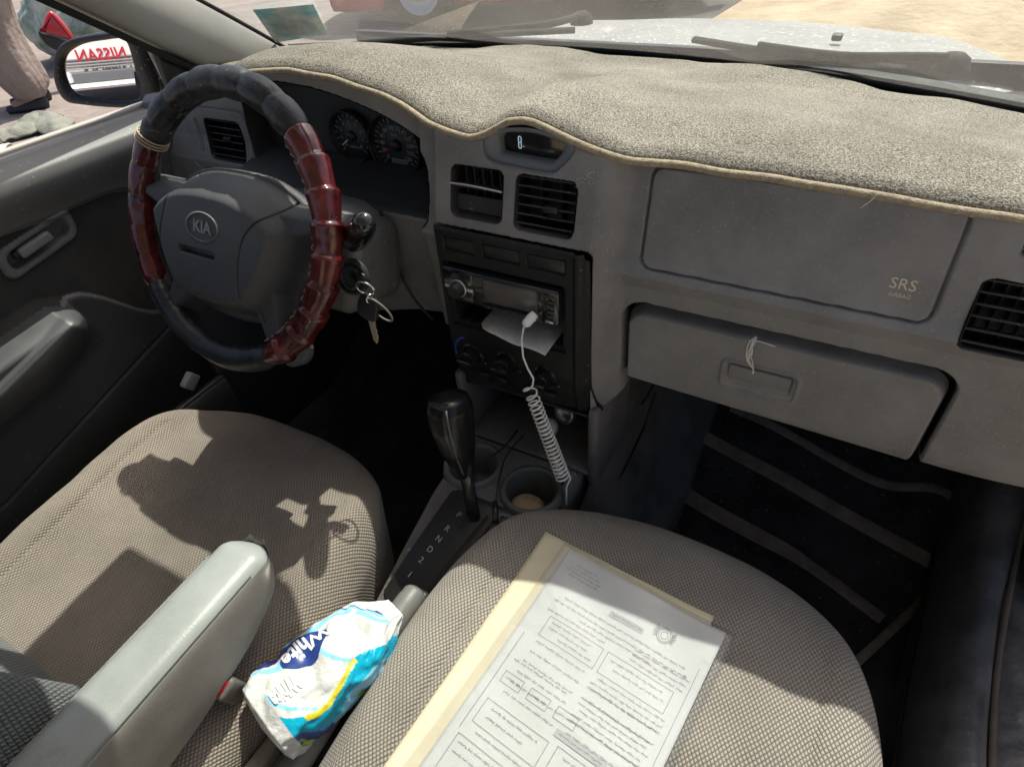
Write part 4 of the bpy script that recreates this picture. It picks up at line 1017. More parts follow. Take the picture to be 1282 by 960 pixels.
# end cap
bm=bmesh.new(); bm.from_mesh(me); lay=None
for row in (0,NU-1):
    bm.verts.ensure_lookup_table(); c_=bm.verts.new(Vector(P[row].mean(0))-(pax*.004 if row==0 else Vector((0,0,0)))); bm.verts.ensure_lookup_table(); vs=[bm.verts[row*NV+j] for j in range(NV)]
    for j in range(NV): bm.faces.new((vs[j],vs[(j+1)%NV],c_) if row else (vs[(j+1)%NV],vs[j],c_))
    bm.verts.ensure_lookup_table()
me=bm2me(bm); at=me.color_attributes.new('print','FLOAT_COLOR','POINT')
cl_=np.concatenate([colr.reshape(-1,4),np.array([[.6,.61,.61,1],[.6,.6,.6,1]])]); at.data.foreach_set('color',cl_.reshape(-1).astype(np.float32))
pk=obj('wrapper_film',me,PACK,tp)
# oval badge and word wrapped round the pack
def onpack(me_,u0,q0,ru=1.0,lift=.0012,rot=0):
    for v in me_.vertices:
        x,y=v.co.x,v.co.y; cr_,sr_=math.cos(rot),math.sin(rot); a,b=x*cr_-y*sr_,x*sr_+y*cr_
        v.co=packpt(u0+a/.185,q0+b/.042,lift+v.co.z)
    return me_
def ovalm(a,b,m_=40,rings=8):
    vs=[(0,0,0)];fs=[]
    for r_ in range(1,rings+1):
        for k in range(m_): vs.append((a*r_/rings*math.cos(2*PI*k/m_),b*r_/rings*math.sin(2*PI*k/m_),0))
    for k in range(m_): fs.append((0,1+k,1+(k+1)%m_))
    for r_ in range(rings-1):
        for k in range(m_): fs.append((1+r_*m_+k,1+(r_+1)*m_+k,1+(r_+1)*m_+(k+1)%m_,1+r_*m_+(k+1)%m_))
    return mesh(vs,fs)
q0=PI*.60
sub('oval_badge',onpack(ovalm(.030,.0135),.42,q0,rot=0,lift=.0008),mat('badge_blue',(.02,.05,.22),.3),pk)
tm=text('White',.0215,.0001,None,bold=.0006); bm=bmesh.new(); bm.from_mesh(tm); bmesh.ops.triangulate(bm,faces=bm.faces); bmesh.ops.subdivide_edges(bm,edges=[e for e in bm.edges if e.calc_length()>.004],cuts=2); tm=bm2me(bm)
sub('badge_word',onpack(tm,.43,q0,lift=.0018,rot=PI),mat('badge_white',(.85,.85,.85),.3),pk,smooth=False)
tm=text('White',.012,.0001,None,bold=.0004); bm=bmesh.new(); bm.from_mesh(tm); bmesh.ops.subdivide_edges(bm,edges=[e for e in bm.edges if e.calc_length()>.004],cuts=1); tm=bm2me(bm)
sub('badge_word',onpack(tm,.20,PI*.48,lift=.0018,rot=PI),mat('badge_white',()),pk,smooth=False)
# ------------------------------------------------------------------ papers
def seatz(x,y): 
    return .352+.10*(y-.095)-.004
PR=R(-5.5); PO=Vector((.4485,-.014,0))
def pp_(u,v,lift=0,o=PO,rot=PR):
    c_,s_=math.cos(rot),math.sin(rot); x=o.x+u*c_+v*s_; y=o.y+u*s_-v*c_
    bend=.0035*math.sin((x-.40)*8)+.002*math.sin(y*13)+.0022*mn.noise(Vector((x*16,y*16,2)))+.005*max(0,(x-.62)/.06)**2
    return Vector((x,y,seatz(x,y)+.006+bend+lift))
def sheet(w_,h_,lift,o,rot,m,name,parent=None,curl=0,th=.0006):
    P=np.zeros((40,50,3))
    for i in range(40):
        for j in range(50):
            u,v=w_*i/39,h_*j/49; P[i,j]=pp_(u,v,lift+.0005*mn.noise(Vector((u*14,v*14,lift*900)))+curl*(i/39)**3,o,rot)
    ob=obj(name,gridmesh(P,flip=False),m,parent); md=ob.modifiers.new('s','SOLIDIFY'); md.thickness=th; md.offset=-1
    return ob
tag(sheet(.228,.33,.0,Vector((.4465,-.014,0)),R(-5.5),FOLD,'card_folder',th=.0015),'cream card folder lying under the printed form on the passenger seat','folder')
doc=thing('document','white printed form with an eagle style crest lying on the cream folder','document',(.58,-.18,.33))
DO=Vector((.4855,-.026,0)); DR=R(-7)
dsht=sheet(.207,.297,.0026,DO,DR,PAPER,'sheet',doc)
sl_=sheet(.226,.312,.0054,Vector((.478,-.0185,0)),R(-8),SLEEVE,'plastic_sleeve',th=.0002)
tag(sl_,'clear plastic sleeve lying over the printed form','plastic sleeve')
# print
vs=[];fs=[]; vg=[];fg=[]
def stroke(a,b,wd,V,F_,lift=.0041):
    a=Vector((*a,0));b=Vector((*b,0)); d_=(b-a)
    if d_.length<1e-6: return
    n_=Vector((-d_.y,d_.x,0)).normalized()*wd/2; k0=len(V); ns=max(1,int(d_.length/.008))
    for k in range(ns+1):
        c_=a+d_*k/ns
        for s_ in (-1,1):
            q=c_+n_*s_; V.append(pp_(q.x,q.y,lift,DO,DR))
    for k in range(ns): F_.append((k0+2*k,k0+2*k+1,k0+2*k+3,k0+2*k+2))
def word(x,y,L,h):
    n_=max(3,int(L/(h*.35))); pts=[(x+L*k/n_,y+random.choice([0,0,-h*.55,-h*.3,h*.3])*random.random()) for k in range(n_+1)]
    for a,b in zip(pts[:-1],pts[1:]): stroke(a,b,.00042,vs,fs)
    for k in range(n_//2):
        px_=x+random.random()*L; py_=y+random.choice([-h*.75,h*.55]); stroke((px_,py_),(px_+.0005,py_),.0005,vs,fs)
def line(x0,x1,y,h=.0022):
    x=x0
    while x<x1-.003:
        L=random.uniform(.005,.013); L=min(L,x1-x); word(x,y,L,h); x+=L+.0018
def rectb(x0,y0,x1,y1):
    for a,b in (((x0,y0),(x1,y0)),((x1,y0),(x1,y1)),((x1,y1),(x0,y1)),((x0,y1),(x0,y0))): stroke(a,b,.0004,vs,fs)
def greyb(x0,y0,x1,y1):
    stroke((x0,(y0+y1)/2),(x1,(y0+y1)/2),(y1-y0),vg,fg,.0040)
line(.020,.048,.014,.002); line(.014,.056,.019); line(.012,.060,.024); line(.018,.058,.029,.0018)
greyb(.085,.042,.128,.049); line(.088,.126,.0455)
line(.030,.185,.058); line(.020,.190,.066); line(.060,.150,.073); line(.02,.10,.080)
rectb(.028,.086,.100,.112); line(.034,.090,.092); line(.034,.085,.099); line(.050,.096,.106); rectb(.106,.086,.185,.112); line(.112,.175,.093); line(.12,.18,.101)
for r_ in range(6):
    y=.118+r_*.013; line(.11,.19,y); line(.03,.095,y+.002)
rectb(.02,.20,.10,.228); line(.03,.09,.207); line(.03,.08,.217); rectb(.11,.198,.185,.222); line(.12,.18,.205); line(.13,.18,.214)
greyb(.10,.184,.160,.192); line(.105,.155,.188)
for r_ in range(3): rectb(.02+.035*r_,.165,.045+.035*r_,.178); line(.024+.035*r_,.042+.035*r_,.171)
line(.02,.09,.15); line(.03,.10,.235); line(.12,.18,.24)
for r_ in range(9):
    if r_%3!=2: line(.105,.190,.122+r_*.0065+.003)
for r_ in range(5): line(.13,.195,.052+r_*.0062+.004) if r_>1 else None
stroke((.012,.118),(.012,.240),.0004,vs,fs); stroke((.198,.05),(.198,.24),.0004,vs,fs)
rectb(.015,.245,.19,.285); line(.02,.18,.252); line(.02,.15,.262); line(.05,.18,.273)
obj('print',mesh(vs,fs),INK,doc,False); half=2*(max(1,int(.0429/.008))+1)
obj('grey_heading',mesh(vg[:half],[f for f in fg if max(f)<half]),INKG,doc,False); obj('grey_heading',mesh(vg[half:],[tuple(q-half for q in f) for f in fg if min(f)>=half]),INKG,doc,False)
vs=[];fs=[]
cx_,cy_=.150,.036
for rr in (.0085,.0068,.004):
    for k in range(28): stroke((cx_+rr*math.cos(2*PI*k/28),cy_+rr*1.1*math.sin(2*PI*k/28)),(cx_+rr*math.cos(2*PI*(k+1)/28),cy_+rr*1.1*math.sin(2*PI*(k+1)/28)),.0006,vs,fs)
for s_ in (-1,1):
    for k in range(7): stroke((cx_+s_*.008,cy_-.004+k*.0014),(cx_+s_*(.0135-abs(k-3)*.0006),cy_-.009+k*.0025),.0007,vs,fs)
obj('crest',mesh(vs,fs),mat('ink_crest',(.22,.22,.24),.8),doc,False)
#PART3END
# ------------------------------------------------------------------ car body round the cabin
cb=thing('car','dusty silver car whose cabin the view is taken in, with hood, pillars and doors','car',(.33,.5,0))
GZ0=-.27
def wsp(u,v):   # u across, v up the glass
    x0=-.46+1.56*u; x1=-.385+1.41*u; b=np.array([x0,yws(x0),.746]); t_=np.array([x1,-.07-.10*(2*u-1)**2,1.175])
    return b+(t_-b)*v+np.array([0,.03,.02])*math.sin(PI*v)*.6
nu,nv=80,60
P=np.array([[wsp(u,v) for v in np.linspace(0,1,nv)] for u in np.linspace(0,1,nu)])
obj('windshield',gridmesh(P),WSG,cb)
obj('windshield_seal',join(tube([P[i,0]+np.array([0,.004,0]) for i in range(nu)],.006,8),tube([P[0,j]+np.array([-.004,-.006,.0]) for j in range(nv)],.0055,8),tube([P[-1,j] for j in range(nv)],.006,8)),RUB,cb)
obj('bonded_edge',gridmesh(np.array([[P[i,0]+np.array([0,.002,-.03]) ,P[i,0]+np.array([0,.003,.001]),P[i,0]+np.array([0,-.004,.009])] for i in range(nu)])),RUB,cb)
# A pillars
def pillar(sg):
    # rails: A along the glass edge, B along the door opening
    ed=P[0] if sg<0 else P[-1]
    rows=[]
    for k,v in enumerate(np.linspace(-.06,1,40)):
        a=np.array(wsp(0 if sg<0 else 1,v)); a=a+np.array([-.006*-sg*-1 if 0 else 0,-.006,0])
        bx=-.452 if sg<0 else 1.098
        by=.470-.62*(v)*.93; bz=.700+.62*v*.62
        b=np.array([bx+ (.075*v if sg<0 else -.075*v),by,bz]); inn=np.array([.018 if sg<0 else -.018,0,0])
        mid=(a+b)/2
        ro=[a+np.array([-.02 if sg<0 else .02,0,.004]),a,a*.85+b*.15+inn*.55,a*.6+b*.4+inn*1.1,a*.35+b*.65+inn*1.15,a*.12+b*.88+inn*.7,b,b+np.array([-.03 if sg<0 else .03,0,-.0])]
        rows.append(ro)
    return gridmesh(np.array(rows),flip=sg<0)
pL=obj('pillar_trim',pillar(-1),PIL,cb); m=pL.modifiers.new('s','SUBSURF'); m.levels=m.render_levels=2
pR=obj('pillar_trim',pillar(1),PIL,cb); m=pR.modifiers.new('s','SUBSURF'); m.levels=m.render_levels=2
for x in (-.462,1.108):
    tl=[(x+(.075*v if x<0 else -.075*v),.464-.62*v*.93,.693+.62*v*.62) for v in np.linspace(-.06,1,20)]
    obj('door_seal',tube(tl,.006,8),RUB,cb)
# roof and header
P2=np.zeros((40,30,3))
for i,u in enumerate(np.linspace(0,1,40)):
    for j,v in enumerate(np.linspace(0,1,30)):
        t_=wsp(u,1); x=t_[0]; P2[i,j]=(x,t_[1]+(-1.35-t_[1])*v,1.172+.045*math.sin(PI*v*.6)*(1-(2*u-1)**2)+.01)
ro=obj('roof',gridmesh(P2),HEAD,cb); m=ro.modifiers.new('s','SOLIDIFY'); m.thickness=.03; m.offset=1
# sills
def sill(x0,x1,lab,sg):
    rows=[]
    for y in np.linspace(-.8,.52,50):
        rise=.10*sstep(np.array(y),.25,.55)
        pts=[(x0,.0),(x0+.002*sg,.07),(x0+.008*sg,.125),(x0+.022*sg,.165),(x0+.038*sg,.185),(x0+.054*sg,.188),(x0+.068*sg,.180),(x0+.075*sg,.16),(x0+.077*sg,.05)]
        rows.append([(px_+ .0+.035*sstep(np.array(y),.0,.5)*sg,y,pz+rise*(1 if k>0 else 0)+.004*mn.noise(Vector((y*7,k,x0)))) for k,(px_,pz) in enumerate(pts)])
    o=obj('door_sill',gridmesh(np.array(rows),flip=sg>0),SILL,cb); md=o.modifiers.new('s','SUBSURF'); md.levels=md.render_levels=2; return rows
rw=sill(.932,1.0,None,1)
obj('sill_seal',tube(catmull([(r_[7][0]-.0+.002,r_[7][1],r_[7][2]+.006) for r_ in rw[::6]],5),.0045,8),mat('seal_brown',(.16,.13,.10),.7,bump=.5,var=.3),cb)
obj('sill_lip',tube(catmull([(r_[0][0]+.0,r_[0][1],.075+.004*math.sin(r_[0][1]*20)) for r_ in rw[::5]],4),.0035,6),RUB,cb)
rl=[]
for y in np.linspace(-.85,.09,40):
    z=.212+.055*sstep(np.array(y),-.45,.05); rl.append([(-.315,y,.02),(-.318,y,z-.04),(-.325,y,z-.006),(-.335,y,z),(-.352,y,z-.001),(-.362,y,z-.012),(-.366,y,.05)])
o=obj('door_sill',gridmesh(np.array(rl),flip=True),DARKD,cb); md=o.modifiers.new('s','SUBSURF'); md.levels=md.render_levels=2
obj('sill_edge',tube([(-.334,y,.2135+.055*float(sstep(np.array(y),-.45,.05))) for y in np.linspace(-.85,.09,40)],.0022,8),mat('edge_grey',(.16,.16,.165),.45),cb)
obj('kick_panel',join(box((-.375,.35,.30),(.03,.50,.56),.012,3)),DARKD,cb)
obj('kick_panel',join(box((1.075,.50,.30),(.03,.42,.56),.012,3)),SILL,cb)
obj('bulkhead',join(box((.32,.60,.690),(1.60,.50,.012),.002),box((.32,.86,.55),(1.62,.02,.36),.002),box((-.44,.45,.60),(.012,.60,.24),.002),box((1.10,.50,.60),(.012,.60,.24),.002)),BLK,cb)
obj('firewall',box((.33,.90,.40),(1.6,.03,.56),.01),BLK,cb)
# tunnel side in the passenger footwell
rows=[]
for i,y in enumerate(np.linspace(.0,.86,50)):
    ro=[]
    for j,s in enumerate(np.linspace(0,1,34)):
        zt_=float(np.interp(y,[.0,.12,.17,.9],[.26,.31,.43,.45])); z=floorz(y)+(zt_-floorz(y))*s; x=.452+.095*(1-s)**1.6-.012*math.sin(s*PI)+.004*mn.noise(Vector((y*8,z*8,5)))+.012*sstep(np.array(y),.28,.31)*(s>.0)
        ro.append((x,y,z))
    rows.append(ro)
obj('tunnel_trim',gridmesh(np.array(rows)),mat('tunnel_vinyl',(.10,.095,.088),.55,bump=.6,bscale=40,bdist=.004,var=.35,vscale=12,speck=((.16,.15,.13),130,.66),rvar=.15),cb)
obj('trim_seam',tube(catmull([U(820,492,'X',.49),U(808,530,'X',.485),U(790,570,'X',.488),U(776,598,'X',.492)],6),.0022,6),BLK,cb)
for px,py in ((816,486),(811,494),(806,502)): 
    q=U(px,py,'X',.482); obj('trim_hole',box(q,(.004,.016,.006),.002),BLK,cb)
rt=tube(catmull([U(905,505,'X',.60),U(878,545,'X',.59),U(850,585,'X',.58),U(815,628,'X',.565),U(790,655,'X',.555)],6),.004,6)
# bonnet
P3=np.zeros((90,70,3))
def hoodP(u,v):
    x=-.44+1.50*u; y0=yws(x)+.225; y1=1.74-.55*abs(2*u-1)**2.6
    y=y0+(y1-y0)*v; z=.712-.035*(1-v)**25-.075*v-.05*v**6-.035*abs(2*u-1)**4+.010*math.exp(-((abs(2*u-1)-.62)/.12)**2)
    return (x,y,z)
for i in range(90):
    for j in range(70): P3[i,j]=hoodP(i/89,j/69)
hd=obj('bonnet',gridmesh(P3),SIL,cb); md=hd.modifiers.new('s','SOLIDIFY'); md.thickness=.02; md.offset=-1
nz=U(1048,48,'Z',.705)
sub('washer_nozzle',box(nz+Vector((0,0,.002)),(.020,.026,.012),.004,3),BLK,hd)
for sg,x in ((-1,-.475),(1,1.095)):
    rows=[]
    for y in np.linspace(.45,1.45,20): rows.append([(x+sg*0,y,.70),(x+sg*.03,y,.69),(x+sg*.10,y,.62),(x+sg*.13,y,.45),(x+sg*.13,y,.0)])
    obj('fender',gridmesh(np.array(rows),flip=sg<0),SIL,cb)
obj('front_bumper',box((.30,1.60,.28),(1.45,.28,.50),.10,5),SIL,cb)
rows=[]
for i,x in enumerate(np.linspace(-.46,1.08,80)):
    y0=yws(x); rows.append([(x,y0-.012,.728),(x,y0+.02,.735),(x,y0+.05,.728),(x,y0+.08,.715),(x,y0+.13,.712),(x,y0+.20,.712),(x,y0+.235,.704),(x,y0+.26,.66)])
obj('cowl_panel',gridmesh(np.array(rows)),mat('cowl_plastic',(.045,.055,.052),.9,bump=.5,bscale=200,var=.4,vscale=18,speck=((.16,.16,.14),150,.64)),cb)
ms=[]
for k in range(26):
    x=.42+k*.011; ms.append(box((x,yws(x)+.035,.737),(.004,.03,.003),.0005,1))
obj('cowl_grille',join(*ms),BLK,cb,False)
# wipers
def wiper(lab,base,pts,blade):
    wt=thing('windshield_wiper',lab,'wiper',base,'windshield wipers')
    obj('arm',tube(catmull(pts,6),.007,8,sy=.7),RUB,wt); obj('blade',join(tube(catmull(blade,6),.006,8,sy=1.6)),RUB,wt)
    obj('pivot_cover',lathe([(0,.022),(.012,.022),(.020,.016),(.024,0)],24,Matrix.Translation(base)),RUB,wt)
b0=U(728,30,'Z',.755)
wiper('black wiper lying left along the foot of the windshield glass',b0,[b0+Vector((0,0,.015)),U(690,30,'Z',.775),U(640,36,'Z',.772),U(560,44,'Z',.768)],[U(720,38,'Z',.765),U(640,42,'Z',.765),U(540,48,'Z',.762),U(450,55,'Z',.758)])
b1=U(1190,88,'Z',.755)
wiper('black wiper on the passenger side with its pivot near the right end of the glass',b1,[b1+Vector((0,0,.015)),U(1150,72,'Z',.775),U(1050,71,'Z',.775),U(950,58,'Z',.77)],[U(1130,88,'Z',.765),U(1040,75,'Z',.765),U(950,63,'Z',.762),U(870,50,'Z',.760)])
# flat patch on the glass, painted as a coloured reflection
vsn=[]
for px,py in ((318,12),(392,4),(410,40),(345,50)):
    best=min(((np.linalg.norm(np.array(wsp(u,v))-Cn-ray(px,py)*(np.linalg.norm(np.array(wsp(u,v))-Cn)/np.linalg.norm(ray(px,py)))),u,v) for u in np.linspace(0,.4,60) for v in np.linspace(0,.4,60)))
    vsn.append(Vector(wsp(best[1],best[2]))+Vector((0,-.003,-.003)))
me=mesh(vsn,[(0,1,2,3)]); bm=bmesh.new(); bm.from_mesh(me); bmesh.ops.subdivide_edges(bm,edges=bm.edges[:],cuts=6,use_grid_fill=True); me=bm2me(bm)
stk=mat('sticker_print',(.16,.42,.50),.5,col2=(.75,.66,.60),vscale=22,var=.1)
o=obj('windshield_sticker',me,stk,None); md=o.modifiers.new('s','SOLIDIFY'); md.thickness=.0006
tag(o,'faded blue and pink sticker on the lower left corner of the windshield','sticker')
# ------------------------------------------------------------------ driver door
ny,nz_=620,420; dy=np.linspace(-.95,.40,ny); dz=np.linspace(.08,.735,nz_)
DY,DZ=np.meshgrid(dy,dz,indexing='ij')
X0=np.full(DY.shape,-.424)
topb=.030*np.exp(-((DZ-.70)/.045)**2)-.016*sstep(DZ,.715,.735)
X0+=topb
crease=.640+.22*np.clip(-.02-DY,0,1)*.35-.05*sstep(DY,.08,.25)
ins=sstep(crease-DZ,0,.006)     # below crease : insert set back
low=np.interp(dy,[-.95,-.30,-.14,-.06,.0,.06,.14,.2,.4],[.36,.36,.40,.45,.515,.40,.375,.372,.38])[:,None]+0*DZ
low=np.interp(dy,np.linspace(-.95,.40,60),np.interp(np.linspace(-.95,.40,60),[-.95,-.30,-.10,-.04,.0,.05,.11,.20,.40],[.43,.44,.50,.515,.485,.42,.385,.37,.37]))
low=np.convolve(np.pad(low,8,mode='edge'),np.ones(17)/17,'valid')[:,None]+0*DZ
insm=ins*sstep(DZ-low,0,.006)
X0-=.010*insm
X0-=.003*np.exp(-((DZ-crease)/.003)**2)+.003*np.exp(-((DZ-low)/.003)**2)
# arm rest block
at_=np.interp(dy,[-.95,-.30,-.09,-.055,-.03],[.50,.505,.53,.515,.44])[:,None]+0*DZ
ab_=np.interp(dy,[-.95,-.30,-.15,-.07,-.03],[.38,.39,.41,.44,.44])[:,None]+0*DZ
am=sstep(at_-DZ,-.004,.034)*sstep(DZ-ab_,-.04,.06)*sstep(-.026-DY,0,.06)
X0+=.060*am
gr_=sd_rrect(DY,DZ,-.60,-.115,.475,.50,.01); 
# handle bezel
hbz=sd_rrect(DY,DZ+.18*(DY+.04)*-1,-.108,.022,.583,.634,.018)
X0+=.007*(1-sstep(hbz,-.004,.003)); hin=sd_rrect(DY,DZ+.18*(DY+.04)*-1,-.095,.010,.594,.624,.012); X0-=.022*(1-sstep(hin,-.003,.001))
# lower pocket seam line
sm=np.interp(dy,[-.95,-.30,.0,.4],[.20,.255,.345,.46])[:,None]+0*DZ
X0-=.004*np.exp(-((DZ-sm)/.003)**2); X0-=.02*sstep(sm-DZ,0,.15)
mi=np.where(insm>.5,1,np.where(DZ>low,0,2)); mi=np.where(am>.25,3,mi); mi=np.where(hbz<.001,4,mi)
Pd=np.stack([X0,DY,DZ],-1)
tp_=np.stack([np.full(ny,-.455),dy,np.full(ny,.733)],-1)[:,None]
Pd=np.concatenate([Pd,tp_,tp_+np.array([-.012,0,-.02])],1); mi=np.pad(mi,((0,0),(0,2)))
ARMG=mat('door_armrest_vinyl',(.07,.074,.08),.38,bump=.3,bscale=600,bdist=.0006,var=.15,rvar=.08)
dd=obj('door',gridmesh(Pd,matf=mi,flip=False),[BEI,DKF,DARKD,ARMG,mat('handle_bezel',(.16,.165,.165),.45,bump=.2,bscale=700)],cb)
sub('window_seal',box((-.462,-.28,.735),(.012,1.34,.012),.004),mat('seal_pale',(.35,.33,.30),.5),dd)
sub('door_skin',join(box((-.497,-.30,.385),(.055,1.36,.60),.02,4)),SIL,dd)
sub('inner_handle',box((-.424,-.05,.612),(.012,.055,.016),.004,3,Matrix.Rotation(R(10),3,'X')),mat('handle_lever_grey',(.22,.225,.225),.35),dd)
sub('lock_knob',lathe([(0,.006),(.006,.006),(.008,0)],20,FR((-.432,-.078,.606),(0,1,0),(1,0,0))),BLK,dd)
# sail panel, frame
def prism(pxs,X,th,m,name,par,bev=.003):
    pts=[U(a,b,'X',X) for a,b in pxs]; me=plate([(p.y,p.z) for p in pts],th,None,bev); 
    for v in me.vertices: v.co=Vector((X+v.co.z-th,v.co.x,v.co.y))
    return sub(name,me,m,par,smooth=False)
prism([(192,52),(250,86),(256,100),(238,118),(212,112)],-.455,.012,BLK,'sail_panel',dd)
sub('glass_channel',tube([U(186,56,'X',-.47),U(214,112,'X',-.47)],.0085,8,sx=.6),mat('channel_beige',(.38,.33,.30),.6),dd)
None and obj('window_frame',tube([(-.475+.075*v,.452-.62*v*.93,.676+.62*v*.62) for v in np.linspace(.08,1,20)],.009,8),mat('frame_brown',(.16,.13,.11),.6),dd)
obj('window_lever',box((-.31,.06,.262),(.03,.035,.016),.004,3,Matrix.Rotation(R(-20),3,'X')),mat('pale_grey_tab',(.42,.44,.48),.5),dd) if 0 else None
tag(obj('bonnet_release',box(U(238,477,'X',-.345),(.016,.032,.026),.004,3,Matrix.Rotation(R(35),3,'X')),mat('pale_grey_tab',(.36,.37,.40),.5)),'pale grey release lever at the front end of the driver door sill','lever')
# wing mirror
M0=Vector((-.62,.285,.775)); dcam=(M0-CW).normalized(); rdir=Vector((-.446,-.894,-.105)).normalized(); mn_=(rdir-dcam).normalized()
def onmir(px,py,off=0):
    d_=Vector(ray(px,py)); s=((M0+mn_*off-CW).dot(mn_))/d_.dot(mn_); return CW+d_*s
mx_=Vector((0,0,1)).cross(mn_).normalized(); my_=mn_.cross(mx_)
def loc2(pxs,off=0): return [((onmir(a,b,off)-M0).dot(mx_),(onmir(a,b,off)-M0).dot(my_)) for a,b in pxs]
gl2=smooth_poly(loc2([(81,72),(100,57),(130,51),(154,50),(162,66),(170,100),(173,122),(150,126),(110,122),(90,115),(80,95)]),5)
ho2=smooth_poly(loc2([(67,72),(80,52),(120,42),(160,40),(178,52),(190,85),(200,112),(188,132),(150,136),(100,132),(80,127),(68,105)]),5)
Mm=Matrix((mx_,my_,mn_)).transposed().to_4x4(); Mm.translation=M0
n=80
def resam(p,n):
    p=np.array(p+[p[0]]); L=np.r_[0,np.cumsum(np.hypot(*np.diff(p,axis=0).T))]; s=np.linspace(0,L[-1],n,endpoint=False)
    return np.stack([np.interp(s,L,p[:,0]),np.interp(s,L,p[:,1])],-1)
go,hi=resam(gl2,n),resam(ho2,n)
rows=[np.c_[go,np.full(n,-.012)],np.c_[go*1.01,np.full(n,.004)],np.c_[go*.35+hi*.65,np.full(n,.008)],np.c_[hi,np.full(n,.0)],np.c_[hi*1.01,np.full(n,-.02)],np.c_[hi*.93,np.full(n,-.06)],np.c_[hi*.6,np.full(n,-.085)],np.c_[hi*.02,np.full(n,-.09)]]
me=gridmesh(np.array(rows),closeV=True); me.transform(Mm)
wm=obj('wing_mirror',me,mat('mirror_black',(.012,.013,.017),.4,var=.3,vscale=30,speck=((.2,.19,.17),150,.66)),cb)
md=wm.modifiers.new('s','SUBSURF'); md.levels=md.render_levels=1
# slightly convex glass
cen=go.mean(0); P4=[]
for r_ in np.linspace(0.0,1,24):
    q=cen+(go-cen)*max(r_,.001); d2=((q-cen)**2).sum(1); P4.append(np.c_[q,-.004-d2/(2*9.0)])
me=gridmesh(np.array(P4),closeV=True,flip=False); me.transform(Mm)
sub('mirror_glass',me,MIRR,wm)
sub('mirror_stalk',tube([M0+mx_*.06-my_*.03-mn_*.03,Vector((-.50,.36,.74))],[.035,.03],14),MATS['mirror_black'],wm)
# passenger door (dark, dusty lower panel)
P5=np.zeros((90,60,3))
for i,y in enumerate(np.linspace(-.95,.46,90)):
    for j,z in enumerate(np.linspace(.10,.735,60)):
        x=1.075-.02*math.exp(-((z-.70)/.05)**2)-.035*float(sstep(np.array(.34-z),0,.02))*float(sstep(np.array(z),.15,.17))-.05*float(sstep(np.array(.52-z),0,.02)*sstep(np.array(z),.42,.47))*float(sstep(np.array(-.05-y),0,.03))
        P5[i,j]=(x+.003*mn.noise(Vector((y*9,z*9,2))),y,z)
pd=obj('door',gridmesh(P5,flip=True),mat('door_dusty_vinyl',(.045,.05,.065),.5,bump=.8,bscale=30,bdist=.006,var=.4,vscale=9,speck=((.28,.24,.18),60,.58),rvar=.15),cb)
sub('door_skin',box((1.14,-.25,.42),(.08,1.40,.64),.03,4),SIL,pd)
Hg=Matrix.Translation((1.12,.47,0)); pd.matrix_parent_inverse=Matrix.Translation(-Vector(cb.location))@Hg@Matrix.Rotation(R(68),4,'Z')@Hg.inverted()
rows=[]
for y in np.linspace(-.9,.52,50):
    rows.append([(1.014+.03*float(sstep(np.array(y),.1,.5)),y,.15+.10*float(sstep(np.array(y),.25,.55))),(1.045,y,.165),(1.075,y,.160),(1.105,y,.145),(1.125,y,.10),(1.13,y,-.03),(1.09,y,-.10)])
obj('outer_sill',gridmesh(np.array(rows),flip=True),mat('outer_sill_paint',(.11,.115,.125),.45,metal=.2,bump=.8,bscale=30,bdist=.006,col2=(.26,.24,.21),vscale=22,var=.4,rvar=.15),cb)
# ------------------------------------------------------------------ outside
def flat(name,poly,z,m,lab,cuts=0):
    me=mesh([(x,y,z) for x,y in poly],[tuple(range(len(poly)))]); o=obj(name,me,m,None,False); tag(o,lab,None,kind='structure'); return o
flat('ground',[(-400,-400),(400,-400),(400,400),(-400,400)],GZ0,PAVE,'dusty pinkish grey ground around the car')
g1,g2=U(932,0,'Z',GZ0),U(893,24,'Z',GZ0); dr=(g1-g2).normalized(); aa=g2-dr*12; bb_=g2+dr*60
flat('sand',[(aa.x,aa.y),(aa.x+60,aa.y-10),(bb_.x+60,bb_.y),(bb_.x,bb_.y)],GZ0+.006,SAND,'bright sand ahead of the car on the right')
flat('road',[(aa.x-.0,aa.y-2),(aa.x-.01,aa.y-2),(bb_.x,bb_.y),(bb_.x-30,bb_.y+6),(-7,9),(-5.2,6.2),(-2,4.5)],GZ0+.003,ASPH,'dark grey patch of road ahead of the car')
# sand heaps give relief
P6=np.zeros((90,90,3))
for i,x in enumerate(np.linspace(-.5,12,90)):
    for j,y in enumerate(np.linspace(5.5,16,90)):
        edge=min(1,(i/12),(89-i)/12,j/12,(89-j)/12); P6[i,j]=(x+ (y-5.5)*-.12,y,GZ0+.004+edge*(.25+.35*mn.noise(Vector((x*.5,y*.5,0)))+.10*mn.noise(Vector((x*2.1,y*2.1,1)))+.03*mn.noise(Vector((x*7,y*7,1)))))
tag(obj('sand_bank',gridmesh(P6),SAND),'low uneven bank of loose sand ahead of the car',None,kind='structure')
